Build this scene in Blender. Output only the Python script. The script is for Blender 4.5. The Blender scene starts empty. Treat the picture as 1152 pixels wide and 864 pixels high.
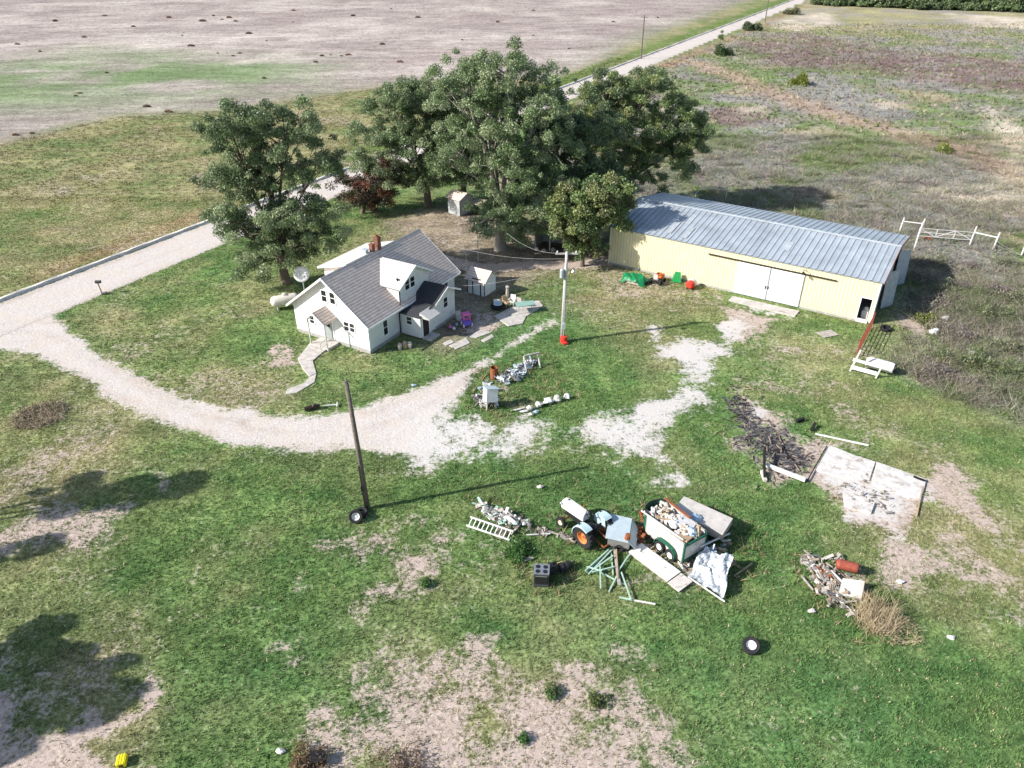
import bpy, math, random
import numpy as np
from mathutils import Vector, Matrix
R = math.radians
S = bpy.context.scene
COL = S.collection
# ------------------------------------------------------------------ camera, sky, sun, exposure
CAM_H, PITCH, FPX = 28.5, R(31.5), 828.0
cam = bpy.data.objects.new('camera', bpy.data.cameras.new('camera'))
COL.objects.link(cam)
cam.location = (0, 0, CAM_H)
cam.rotation_euler = (R(90) - PITCH, 0, 0)
cam.data.sensor_width = 36
cam.data.lens = 36 * FPX / 1152
cam.data.clip_end = 6000
S.camera = cam
SUN_EL, SUN_AZ = R(31.8), R(16)          # shadows run towards +x, a little towards +y
w = bpy.data.worlds.new('World'); S.world = w; w.use_nodes = True
nt = w.node_tree
sky = nt.nodes.new('ShaderNodeTexSky'); sky.sky_type = 'NISHITA'; sky.sun_disc = False
sky.sun_elevation = SUN_EL; sky.sun_rotation = R(270) - SUN_AZ
sky.air_density = 1.0; sky.dust_density = 1.0
bg = nt.nodes['Background']; bg.inputs['Strength'].default_value = 0.11
nt.links.new(sky.outputs[0], bg.inputs[0])
sl = bpy.data.lights.new('sun', 'SUN'); sl.energy = 4.7; sl.angle = R(.5); sl.color = (1, .955, .89)
sun = bpy.data.objects.new('sun', sl); COL.objects.link(sun)
sdir = Vector((math.cos(SUN_EL) * math.cos(SUN_AZ), math.cos(SUN_EL) * math.sin(SUN_AZ), -math.sin(SUN_EL)))
sun.rotation_euler = sdir.to_track_quat('-Z', 'Y').to_euler()
sun.location = (-60, -20, 60)
S.view_settings.view_transform = 'Standard'; S.view_settings.look = 'None'
S.view_settings.gamma = 1; S.view_settings.use_curve_mapping = False
S.view_settings.exposure = 0.85

def P(px, py, z=0.0):
    """the place on the level z of the site plan that was surveyed at this spot of the photograph"""
    c, s = math.cos(PITCH), math.sin(PITCH)
    X, u = px - 576, 432 - py
    r = (X, FPX * c + u * s, -FPX * s + u * c)
    t = (CAM_H - z) / -r[2]
    return Vector((r[0] * t, r[1] * t, z))

# ------------------------------------------------------------------ helpers
rng = random.Random(7)
NR = np.random.default_rng(11)
class MB:
    """collects shapes for one mesh"""
    def __init__(s): s.v, s.f, s.M = [], [], Matrix()
    def add(s, vs, fs):
        n = len(s.v); s.v += [tuple(s.M @ Vector(v)) for v in vs]; s.f += [tuple(i + n for i in f) for f in fs]; return s
    def box(s, x0, x1, y0, y1, z0, z1):
        return s.add([(x0,y0,z0),(x1,y0,z0),(x1,y1,z0),(x0,y1,z0),(x0,y0,z1),(x1,y0,z1),(x1,y1,z1),(x0,y1,z1)],
                     [(0,3,2,1),(4,5,6,7),(0,1,5,4),(1,2,6,5),(2,3,7,6),(3,0,4,7)])
    def obox(s, c, size, rot=(0,0,0)):
        from mathutils import Euler
        E = Matrix.Translation(Vector(c)) @ Euler(rot).to_matrix().to_4x4()
        a, b, d = size[0]/2, size[1]/2, size[2]/2
        vs = [(-a,-b,-d),(a,-b,-d),(a,b,-d),(-a,b,-d),(-a,-b,d),(a,-b,d),(a,b,d),(-a,b,d)]
        return s.add([tuple(E @ Vector(v)) for v in vs], [(0,3,2,1),(4,5,6,7),(0,1,5,4),(1,2,6,5),(2,3,7,6),(3,0,4,7)])
    def prism(s, pts, ext):
        """polygon pts extruded by ext"""
        n = len(pts); e = Vector(ext)
        vs = [tuple(Vector(p)) for p in pts] + [tuple(Vector(p) + e) for p in pts]
        return s.add(vs, [tuple(range(n))[::-1], tuple(range(n, 2*n))] + [(i, (i+1) % n, n + (i+1) % n, n + i) for i in range(n)])
    def beam(s, a, b, w, h=None):
        a, b = Vector(a), Vector(b); d = (b - a); h = h or w
        q = d.to_track_quat('X', 'Z').to_matrix().to_4x4(); E = Matrix.Translation((a + b)/2) @ q; L = d.length/2
        vs = [(x*L, y*w/2, z*h/2) for z in (-1,1) for x, y in ((-1,-1),(1,-1),(1,1),(-1,1))]
        return s.add([tuple(E @ Vector(v)) for v in vs], [(0,3,2,1),(4,5,6,7),(0,1,5,4),(1,2,6,5),(2,3,7,6),(3,0,4,7)])
    def tube(s, pts, rad, n=8, cap=True):
        pts = [Vector(p) for p in pts]; m = len(pts)
        if not hasattr(rad, '__len__'): rad = [rad] * m
        vs = []; up = Vector((0.31, 0.17, 0.93)).normalized()
        for i, p in enumerate(pts):
            t = (pts[min(i+1, m-1)] - pts[max(i-1, 0)]).normalized()
            if abs(t.dot(up)) > .95: up = Vector((1, 0.1, 0)).normalized()
            x = t.cross(up).normalized(); y = t.cross(x)
            for k in range(n):
                a = 2*math.pi*k/n; vs.append(tuple(p + x*(math.cos(a)*rad[i]) + y*(math.sin(a)*rad[i])))
        fs = [(i*n+k, i*n+(k+1) % n, (i+1)*n+(k+1) % n, (i+1)*n+k) for i in range(m-1) for k in range(n)]
        if cap: fs += [tuple(range(n))[::-1], tuple(range((m-1)*n, m*n))]
        return s.add(vs, fs)
    def lathe(s, prof, n=20, axis='z', o=(0,0,0), closed=False):
        """profile of (radius, height) turned round an axis"""
        vs = []
        for r, h in prof:
            for k in range(n):
                a = 2*math.pi*k/n; x, y = r*math.cos(a), r*math.sin(a)
                v = {'z': (x,y,h), 'y': (x,h,y), 'x': (h,x,y)}[axis]
                vs.append((v[0]+o[0], v[1]+o[1], v[2]+o[2]))
        m = len(prof); fs = []
        for i in range(m if closed else m-1):
            j = (i+1) % m
            fs += [(i*n+k, i*n+(k+1) % n, j*n+(k+1) % n, j*n+k) for k in range(n)]
        if not closed:
            if prof[0][0] > 1e-4: fs.append(tuple(range(n))[::-1])
            if prof[-1][0] > 1e-4: fs.append(tuple(range((m-1)*n, m*n)))
        return s.add(vs, fs)
    def tyre(s, R_, r_, w, axis='y', o=(0,0,0), n=22):
        h = w/2
        return s.lathe([(r_,-h*.8),(R_*.9,-h),(R_*.975,-h*.8),(R_,-h*.45),(R_,h*.45),(R_*.975,h*.8),(R_*.9,h),(r_,h*.8)], n, axis, o, True)
    def rock(s, c, size, seed, rough=.25, rot=0.):
        r = random.Random(seed); nu, nv = 9, 5; vs = []
        cr, sr = math.cos(rot), math.sin(rot)
        for j in range(nv+1):
            t = math.pi*j/nv
            for i in range(nu):
                p = 2*math.pi*i/nu; k = 1 + r.uniform(-rough, rough)
                x, y, z = math.sin(t)*math.cos(p)*k*size[0]/2, math.sin(t)*math.sin(p)*k*size[1]/2, math.cos(t)*k*size[2]/2
                vs.append((c[0]+x*cr-y*sr, c[1]+x*sr+y*cr, c[2]+z))
        return s.add(vs, [(j*nu+i, (j+1)*nu+i, (j+1)*nu+(i+1) % nu, j*nu+(i+1) % nu) for j in range(nv) for i in range(nu)])
    def build(s, name, m, parent=None, smooth=False, bev=0, label=None):
        me = bpy.data.meshes.new(name); me.from_pydata(s.v, [], s.f); me.update()
        import bmesh
        b = bmesh.new(); b.from_mesh(me); bmesh.ops.recalc_face_normals(b, faces=b.faces); b.to_mesh(me); b.free()
        o = bpy.data.objects.new(name, me); COL.objects.link(o)
        for q in (m if isinstance(m, (list, tuple)) else [m]): me.materials.append(q)
        if smooth: me.polygons.foreach_set('use_smooth', [True]*len(me.polygons))
        if bev:
            d = o.modifiers.new('bevel', 'BEVEL'); d.width = bev; d.segments = 2; d.limit_method = 'ANGLE'; d.angle_limit = R(40)
        if parent: o.parent = parent
        if label: o['label'] = label
        return o
def npmesh(name, verts, quads, m, parent=None, cols=None, attrs=None, tri=False, smooth=False):
    k = 3 if tri else 4
    me = bpy.data.meshes.new(name); nv, nf = len(verts), len(quads)
    me.vertices.add(nv); me.vertices.foreach_set('co', np.asarray(verts, np.float32).ravel())
    me.loops.add(nf*k); me.loops.foreach_set('vertex_index', np.asarray(quads, np.int32).ravel())
    me.polygons.add(nf); me.polygons.foreach_set('loop_start', np.arange(0, nf*k, k, dtype=np.int32))
    if smooth: me.polygons.foreach_set('use_smooth', np.ones(nf, bool))
    if cols is not None:
        a = me.color_attributes.new('tint', 'FLOAT_COLOR', 'POINT')
        a.data.foreach_set('color', np.concatenate([cols, np.ones((nv, 1))], 1).astype(np.float32).ravel())
    for n_, d in (attrs or {}).items():
        a = me.attributes.new(n_, 'FLOAT', 'POINT'); a.data.foreach_set('value', np.asarray(d, np.float32))
    me.update(calc_edges=True); me.validate()
    o = bpy.data.objects.new(name, me); COL.objects.link(o); me.materials.append(m)
    if parent: o.parent = parent
    return o
def tag(o, label, cat, group=None, kind=None):
    o['label'] = label; o['category'] = cat
    if group: o['group'] = group
    if kind: o['kind'] = kind
    return o
def kind(o, k='structure', label=None):
    o['kind'] = k
    if label: o['label'] = label
    return o
def thing(name, label, cat, loc=(0,0,0), rz=0, group=None):
    o = bpy.data.objects.new(name, None); COL.objects.link(o); o.empty_display_size = .2
    o.location = loc; o.rotation_euler = (0, 0, rz)
    return tag(o, label, cat, group)
def copy_tree(o, parent=None):
    c = o.copy(); COL.objects.link(c)
    if parent: c.parent = parent
    for ch in list(o.children): copy_tree(ch, c)
    return c

# ------------------------------------------------------------------ materials
def mat(name, col, rough=.8, var=.25, scale=6, metal=0, bump=.0, bscale=30, spec=.3, wear=None, wscale=3, wamt=.5):
    m = bpy.data.materials.new(name); m.use_nodes = True; t = m.node_tree; N, Lk = t.nodes, t.links
    b = N['Principled BSDF']; b.inputs['Roughness'].default_value = rough; b.inputs['Metallic'].default_value = metal
    b.inputs['Specular IOR Level'].default_value = spec
    tc = N.new('ShaderNodeTexCoord')
    n = N.new('ShaderNodeTexNoise'); n.inputs['Scale'].default_value = scale; n.inputs['Detail'].default_value = 6; n.inputs['Roughness'].default_value = .65
    Lk.new(tc.outputs['Object'], n.inputs['Vector'])
    r = N.new('ShaderNodeMapRange'); r.inputs[1].default_value = .3; r.inputs[2].default_value = .7
    r.inputs[3].default_value = 1 - var; r.inputs[4].default_value = 1 + var*.6
    Lk.new(n.outputs[0], r.inputs[0])
    mx = N.new('ShaderNodeVectorMath'); mx.operation = 'SCALE'; mx.inputs[0].default_value = col[:3]; Lk.new(r.outputs[0], mx.inputs['Scale'])
    out = mx.outputs[0]
    if wear:
        n2 = N.new('ShaderNodeTexNoise'); n2.inputs['Scale'].default_value = wscale; n2.inputs['Detail'].default_value = 8; n2.inputs['Roughness'].default_value = .7
        Lk.new(tc.outputs['Object'], n2.inputs['Vector'])
        r2 = N.new('ShaderNodeMapRange'); r2.inputs[1].default_value = 1 - wamt - .06 + .1; r2.inputs[2].default_value = 1 - wamt + .16; Lk.new(n2.outputs[0], r2.inputs[0])
        mm = N.new('ShaderNodeMix'); mm.data_type = 'RGBA'; Lk.new(r2.outputs[0], mm.inputs[0]); Lk.new(out, mm.inputs[6]); mm.inputs[7].default_value = (*wear, 1)
        out = mm.outputs[2]
    Lk.new(out, b.inputs['Base Color'])
    if bump:
        n3 = N.new('ShaderNodeTexNoise'); n3.inputs['Scale'].default_value = bscale; n3.inputs['Detail'].default_value = 4; Lk.new(tc.outputs['Object'], n3.inputs['Vector'])
        bp = N.new('ShaderNodeBump'); bp.inputs['Strength'].default_value = bump; bp.inputs['Distance'].default_value = .03
        Lk.new(n3.outputs[0], bp.inputs['Height']); Lk.new(bp.outputs[0], b.inputs['Normal'])
    return m
def banded(m, axis, period, dark, duty=.35, bump=.5):
    """shingle courses / siding boards: a darker lap line repeating along an axis"""
    t = m.node_tree; N, Lk = t.nodes, t.links; b = N['Principled BSDF']
    src = b.inputs['Base Color'].links[0].from_socket
    tc = N.new('ShaderNodeTexCoord'); sp = N.new('ShaderNodeSeparateXYZ'); Lk.new(tc.outputs['Object'], sp.inputs[0])
    d = N.new('ShaderNodeMath'); d.operation = 'DIVIDE'; d.inputs[1].default_value = period; Lk.new(sp.outputs['XYZ'.index(axis)], d.inputs[0])
    f = N.new('ShaderNodeMath'); f.operation = 'FRACT'; Lk.new(d.outputs[0], f.inputs[0])
    r = N.new('ShaderNodeMapRange'); r.inputs[1].default_value = duty - .1; r.inputs[2].default_value = duty + .1; r.inputs[3].default_value = dark; r.inputs[4].default_value = 1; Lk.new(f.outputs[0], r.inputs[0])
    mx = N.new('ShaderNodeVectorMath'); mx.operation = 'SCALE'; Lk.new(src, mx.inputs[0]); Lk.new(r.outputs[0], mx.inputs['Scale']); Lk.new(mx.outputs[0], b.inputs['Base Color'])
    bp = N.new('ShaderNodeBump'); bp.inputs['Strength'].default_value = bump; bp.inputs['Distance'].default_value = .02; Lk.new(f.outputs[0], bp.inputs['Height'])
    if b.inputs['Normal'].links: Lk.new(b.inputs['Normal'].links[0].from_socket, bp.inputs['Normal'])
    Lk.new(bp.outputs[0], b.inputs['Normal'])
    return m
M = {}
M['siding'] = banded(mat('white_siding', (.70,.70,.68), .6, .1, 2, wear=(.46,.43,.385), wscale=3, wamt=.36), 'Z', .2, .8, .14, .4)
M['trim'] = mat('white_trim', (.82,.82,.80), .55, .08, 4)
M['found'] = mat('foundation', (.34,.33,.31), .9, .3, 5)
M['shingle'] = banded(mat('weathered_grey_shingles', (.70,.575,.49), .95, .25, 3), 'Z', .15, .6, .34, .0)
M['shingle_pale'] = mat('pale_granule_roofing', (.52,.50,.47), .9, .18, 14, bump=.4, bscale=60, wear=(.38,.36,.33), wscale=6, wamt=.42)
M['shingle_dark'] = mat('charcoal_shingles', (.042,.043,.048), .9, .35, 9, bump=.4, bscale=40)
M['glass'] = mat('dark_window_glass', (.018,.021,.025), .08, .3, 3, spec=.6)
M['brick'] = mat('chimney_brick', (.20,.085,.06), .9, .35, 14, bump=.3)
M['black'] = mat('black_paint', (.018,.018,.02), .5, .3, 6)
M['rubber'] = mat('tyre_rubber', (.022,.022,.023), .85, .35, 8, bump=.2, wear=(.11,.10,.085), wscale=7, wamt=.36)
M['door_dark'] = mat('dark_door', (.035,.022,.018), .5, .4, 4)
M['grey_door'] = mat('grey_green_door', (.28,.31,.30), .7, .2, 4)
M['conc'] = mat('concrete', (.47,.435,.40), .9, .3, 2.2, bump=.4, wear=(.27,.23,.20), wscale=1.2, wamt=.48)
M['yellow'] = banded(mat('yellow_sheet_steel', (.70,.63,.41), .55, .1, 1.2, wear=(.52,.47,.38), wscale=1.6, wamt=.36), 'X', .3, .62, .1, .3)
M['barnwhite'] = mat('white_sheet_steel', (.72,.71,.66), .55, .06, 1.5, wear=(.55,.45,.34), wscale=3, wamt=.22)
M['galv'] = mat('galvanised_sheet', (.37,.41,.445), .5, .25, .5, metal=.2, wear=(.50,.485,.46), wscale=.7, wamt=.38)
M['galv_pale'] = mat('pale_galvanised_steel', (.44,.475,.50), .5, .25, 2, metal=.2, wear=(.34,.33,.31), wscale=3, wamt=.42)
M['rust'] = mat('rust', (.26,.085,.035), .9, .4, 7, bump=.3)
M['redpaint'] = mat('faded_red_paint', (.27,.065,.04), .7, .35, 6, wear=(.20,.12,.08), wscale=8, wamt=.46)
M['polewood'] = mat('weathered_pole_wood', (.15,.125,.105), .9, .4, 5, bump=.4)
M['polegrey'] = mat('silvered_pole_wood', (.44,.42,.39), .9, .25, 5, bump=.4)
M['wood'] = mat('bare_wood', (.42,.31,.20), .85, .35, 6, bump=.2)
M['oldwood'] = mat('silver_grey_wood', (.38,.34,.30), .9, .35, 5, bump=.2)
M['charred'] = mat('charred_wood', (.016,.015,.015), .95, .5, 8)
M['wire'] = mat('wire', (.40,.39,.38), .6, .1)
M['white'] = mat('chalky_white_paint', (.64,.63,.605), .65, .15, 3, wear=(.33,.29,.25), wscale=4, wamt=.40)
M['dirtywhite'] = mat('dirty_white_panel', (.54,.50,.455), .75, .2, 2, wear=(.30,.25,.20), wscale=2.5, wamt=.47)
M['tractor'] = mat('faded_pale_blue_paint', (.40,.53,.56), .4, .15, 3, wear=(.36,.40,.40), wscale=6, wamt=.38)
M['tractorwhite'] = mat('faded_white_hood_paint', (.62,.61,.57), .4, .1, 3, wear=(.45,.42,.38), wscale=6, wamt=.36)
M['orange'] = mat('orange_rim_paint', (.55,.19,.06), .6, .25, 6, wear=(.30,.15,.08), wscale=7, wamt=.42)
M['cream'] = mat('cream_rim_paint', (.62,.52,.38), .6, .2, 6)
M['greenp'] = mat('green_trailer_paint', (.014,.10,.062), .55, .3, 5, wear=(.10,.11,.085), wscale=5, wamt=.42)
M['greenpipe'] = mat('pale_green_pipe', (.36,.50,.42), .5, .2, 6)
M['bluegrey'] = mat('blue_grey_lid', (.42,.50,.53), .5, .15, 3, wear=(.32,.33,.33), wscale=5, wamt=.4)
M['tarpgreen'] = mat('green_tarpaulin', (.008,.17,.06), .4, .3, 3)
M['greenplastic'] = mat('green_plastic', (.01,.22,.05), .4, .15, 3)
M['orangep'] = mat('orange_plastic', (.60,.13,.03), .45, .15, 3)
M['redp'] = mat('red_plastic', (.62,.045,.03), .45, .15, 3)
M['yellowp'] = mat('yellow_plastic', (.75,.62,.02), .4, .1, 3)
M['purple'] = mat('purple_plastic', (.15,.10,.50), .4, .15, 3)
M['pink'] = mat('pink_plastic', (.70,.16,.42), .4, .15, 3)
M['appl'] = mat('charcoal_enamel', (.055,.06,.068), .4, .2, 3)
M['chrome'] = mat('dull_bright_metal', (.55,.55,.54), .35, .2, 5, metal=.8)
M['tealglass'] = mat('sea_green_table_top', (.26,.42,.36), .25, .15, 3, spec=.6)
M['card'] = mat('brown_cardboard', (.45,.31,.19), .9, .15, 4)
M['bluebag'] = mat('blue_grey_plastic', (.35,.45,.55), .4, .2, 3)
M['stone'] = mat('pale_limestone', (.58,.55,.50), .95, .25, 5, bump=.4, bscale=12)
M['darkstone'] = mat('grey_rubble', (.20,.19,.18), .95, .3, 5)
M['bark'] = mat('bark', (.15,.12,.095), .95, .35, 4, bump=.6, bscale=14)
M['bark_pale'] = mat('pale_grey_bark', (.30,.27,.23), .95, .3, 4, bump=.5, bscale=14)
M['ribpanel'] = mat('pale_blue_wall_sheet', (.50,.57,.60), .5, .15, 1)
M['soil_in'] = mat('barn_floor_soil', (.20,.16,.12), 1, .3, 3)
M['shedgrey'] = mat('weathered_shed_boards', (.36,.38,.38), .85, .25, 3)
M['shedwhite'] = mat('shed_white_boards', (.72,.72,.70), .7, .12, 3)
M['tanroof'] = mat('tan_roofing', (.50,.40,.30), .9, .25, 3)
M['propane'] = mat('tan_tank_paint', (.62,.57,.50), .45, .12, 2, wear=(.40,.33,.27), wscale=3, wamt=.3)
def tinted(name, rough=.85, trans=0., gain=1.):
    m = bpy.data.materials.new(name); m.use_nodes = True; t = m.node_tree; N, Lk = t.nodes, t.links
    b = N['Principled BSDF']; b.inputs['Roughness'].default_value = rough; b.inputs['Specular IOR Level'].default_value = .45 if rough < .6 else .2
    a = N.new('ShaderNodeAttribute'); a.attribute_name = 'tint'
    Lk.new(a.outputs['Color'], b.inputs['Base Color'])
    if trans:
        tr = N.new('ShaderNodeBsdfTranslucent'); Lk.new(a.outputs['Color'], tr.inputs[0])
        mx = N.new('ShaderNodeMixShader'); mx.inputs[0].default_value = trans
        Lk.new(b.outputs[0], mx.inputs[1]); Lk.new(tr.outputs[0], mx.inputs[2]); Lk.new(mx.outputs[0], N['Material Output'].inputs[0])
    return m
M['leaf'] = tinted('leaves', .48, .28)
M['grass'] = tinted('grass_blades', .8, .25)

# ------------------------------------------------------------------ the site plan: what covers the ground where
_LAT = NR.random((256, 256))
def vnoise(x, y, s, o=0):
    x = x/s + 37.3*o + 100; y = y/s + 71.9*o + 100
    xi, yi = np.floor(x).astype(int), np.floor(y).astype(int); fx, fy = x - xi, y - yi
    fx = fx*fx*(3-2*fx); fy = fy*fy*(3-2*fy)
    g = lambda i, j: _LAT[i & 255, j & 255]
    return (g(xi,yi)*(1-fx)+g(xi+1,yi)*fx)*(1-fy) + (g(xi,yi+1)*(1-fx)+g(xi+1,yi+1)*fx)*fy
def fbm(x, y, s, o=0, oct=4):
    r, a, tot = 0, 1, 0
    for k in range(oct): r = r + a*vnoise(x, y, s/2**k, o+k*3); tot += a; a *= .55
    return r/tot
def sdf(x, y, poly):
    d = np.full(x.shape, 1e9); ins = np.zeros(x.shape, bool); n = len(poly)
    for i in range(n):
        (ax, ay), (bx, by) = poly[i], poly[(i+1) % n]
        ex, ey = bx-ax, by-ay; wx, wy = x-ax, y-ay
        t = np.clip((wx*ex+wy*ey)/(ex*ex+ey*ey+1e-9), 0, 1)
        d = np.minimum(d, np.hypot(wx-ex*t, wy-ey*t))
        c = (ay > y) != (by > y)
        ins ^= c & (x < (bx-ax)*(y-ay)/(by-ay+1e-12)+ax)
    return np.where(ins, d, -d)
def plan(pts): return [tuple(P(a, b)[:2]) for a, b in pts]
def area(x, y, pts, soft): return np.clip(.5 + sdf(x, y, pts)/(2*soft), 0, 1)
def line_d(x, y, pts):
    d = np.full(x.shape, 1e9)
    for (ax, ay), (bx, by) in zip(pts[:-1], pts[1:]):
        ex, ey = bx-ax, by-ay; t = np.clip(((x-ax)*ex+(y-ay)*ey)/(ex*ex+ey*ey), 0, 1)
        d = np.minimum(d, np.hypot(x-ax-ex*t, y-ay-ey*t))
    return d
A_FIELD = plan([(-500,215),(0,160),(130,131),(250,124),(340,110),(430,97),(560,84),(618,94),(650,80),(720,46),(800,16),(850,-2),(890,-20),(960,-60),(-1500,-60),(-1500,200)])
A_FGREEN = plan([(-150,95),(0,80),(90,58),(180,64),(330,72),(300,92),(180,104),(90,112),(0,114),(-150,125)])
A_WEED = plan([(640,120),(610,200),(700,232),(760,240),(830,240),(1022,318),(1012,372),(996,408),(1060,442),(1152,480),(1600,640),(2600,200),(1700,-55),(925,-8),(890,14),(735,76)])
A_PURP = plan([(820,48),(900,38),(1000,56),(1090,62),(1152,70),(1300,90),(1300,125),(1152,104),(1040,92),(960,78),(870,74)])
A_PURP2 = plan([(800,122),(850,120),(870,135),(830,142),(790,138)])
A_TAN = [plan([(885,20),(930,14),(945,28),(900,36),(870,32)]), plan([(1060,14),(1160,20),(1200,34),(1100,30)]), plan([(830,120),(856,120),(858,127),(832,127)]),
         plan([(985,114),(1012,115),(1010,121),(988,122)]), plan([(1110,120),(1200,170),(1200,215),(1140,205),(1120,160)]), plan([(1040,215),(1130,200),(1180,240),(1090,240)])]
L_DITCH = plan([(790,72),(870,104),(930,128),(1000,146),(1080,168),(1160,205),(1300,260)])
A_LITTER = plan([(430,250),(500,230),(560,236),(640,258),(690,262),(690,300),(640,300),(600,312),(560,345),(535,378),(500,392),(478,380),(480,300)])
L_TRACK = plan([(470,285),(540,302),(600,297),(650,298),(690,292)])
L_TWO = plan([(430,470),(490,440),(540,412),(580,385),(620,362)])
A_DRIVE = plan([(-60,352),(60,352),(92,383),(140,414),(203,444),(273,460),(332,467),(390,462),(425,452),(470,436),(520,414),(540,412),(525,440),(490,470),(510,488),(510,512),(480,518),(449,512),(390,507),(312,505),(273,503),(234,492),(172,470),(117,447),(86,423),(39,400),(-60,388)])
A_GRAV = [plan([(470,462),(530,466),(600,470),(650,486),(690,482),(680,496),(620,500),(575,524),(490,526),(455,512)]),
          plan([(752,388),(790,376),(806,382),(822,408),(812,436),(818,446),(790,444),(772,430),(752,418)]),
          plan([(640,482),(700,458),(735,446),(772,438),(762,460),(740,482),(734,516),(716,523),(690,505),(660,495)]),
          plan([(698,540),(716,548),(735,538),(768,540),(752,550),(738,566),(722,568),(706,556)]),
          plan([(728,371),(742,370),(748,382),(734,384)]), plan([(905,540),(931,502),(1042,540),(1032,585),(1000,600),(950,580)]), plan([(836,446),(862,440),(882,458),(872,474),(846,470)]), plan([(760,428),(812,432),(796,462),(740,486),(728,470)]), plan([(800,360),(835,352),(845,372),(815,392),(796,384)]), plan([(690,505),(716,518),(722,545),(704,548)]), plan([(906,552),(920,530),(990,548),(1034,566),(1024,586),(1000,594),(960,584)]), plan([(830,338),(862,342),(902,352),(900,358),(860,352),(826,344)])]
L_DRIVE = plan([(0,374),(55,374),(100,402),(160,433),(220,462),(290,482),(360,487),(430,480),(490,452),(540,412)])
A_DIRT = [(plan([(350,800),(450,742),(480,716),(552,716),(592,746),(655,756),(690,790),(790,815),(815,864),(700,950),(300,950),(325,830)]), 1.8, .69),
          (plan([(-80,800),(0,800),(60,790),(120,772),(180,738),(195,750),(140,800),(118,825),(155,842),(175,864),(165,980),(-120,980)]), .5, 1.0),
          (plan([(-40,600),(60,570),(150,572),(165,592),(70,630),(-40,650)]), 1.6, .8),
          (plan([(390,590),(440,578),(520,592),(500,640),(465,678),(420,692),(405,640)]), 1.6, .84),
          (plan([(1045,545),(1075,515),(1100,540),(1138,572),(1110,590),(1060,575)]), .8, .85),
          (plan([(955,620),(1040,585),(1110,605),(1165,650),(1165,690),(1085,655),(1040,682),(990,660)]), 1.2, .78),
          (plan([(800,330),(905,358),(895,392),(840,388),(800,372)]), 1.4, .8),
          (plan([(905,640),(955,640),(1010,690),(1020,720),(960,712)]), .8, .8), (plan([(908,548),(931,502),(1048,540),(1036,585),(1004,600),(960,588)]), .5, .95), (plan([(250,690),(330,700),(420,760),(330,790),(270,760)]), 1.6, .5), (plan([(505,330),(545,345),(560,365),(520,385),(500,372)]), .9, .5),
          (plan([(930,480),(1000,470),(1030,490),(960,495)]), 1.2, .62),
          (plan([(300,665),(335,660),(340,690),(305,690)]), .7, .62), (plan([(150,535),(240,540),(260,560),(170,560)]), 1., .55),
          (plan([(820,440),(870,430),(900,460),(930,500),(925,545),(870,540),(830,490)]), 1.5, .85),
          (plan([(700,610),(780,600),(835,640),(830,680),(760,670),(690,650)]), .9, .7),
          (plan([(535,572),(620,590),(600,605),(540,600)]), .6, .6), (plan([(985,360),(1030,358),(1040,380),(1060,420),(1035,415),(1010,385)]), .8, .9),
          (plan([(300,385),(345,370),(350,400),(310,412)]), 1.2, .6), (plan([(700,735),(880,790),(960,840),(800,850)]), 2., .42), (plan([(545,430),(610,440),(640,455),(560,466)]), .9, .62)]
A_ASH = plan([(816,452),(840,446),(858,462),(868,474),(888,480),(910,503),(922,530),(885,538),(848,512)])
A_DRY = [plan([(360,190),(470,170),(520,230),(520,290),(380,290)]), plan([(200,300),(330,330),(345,400),(290,430),(180,390),(110,350)]), plan([(700,300),(800,330),(800,400),(720,420),(650,360)]),
         plan([(-100,400),(60,410),(220,540),(200,640),(0,700),(-200,650)]), plan([(900,390),(1010,410),(1150,475),(1150,500),(980,440)])]
A_LUSH = [plan([(190,740),(330,690),(520,700),(800,690),(1000,700),(1200,720),(1200,980),(820,980),(690,780),(480,700),(330,830),(180,900)]), plan([(560,520),(850,560),(900,620),(860,640),(560,600)]), plan([(440,380),(640,320),(700,420),(640,480),(540,430)])]
ROAD_M = .53
def road_u(x, y): return x + 39.1 - ROAD_M*(y - 60.1)          # 0 on the near edge, -7 on the far edge
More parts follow.
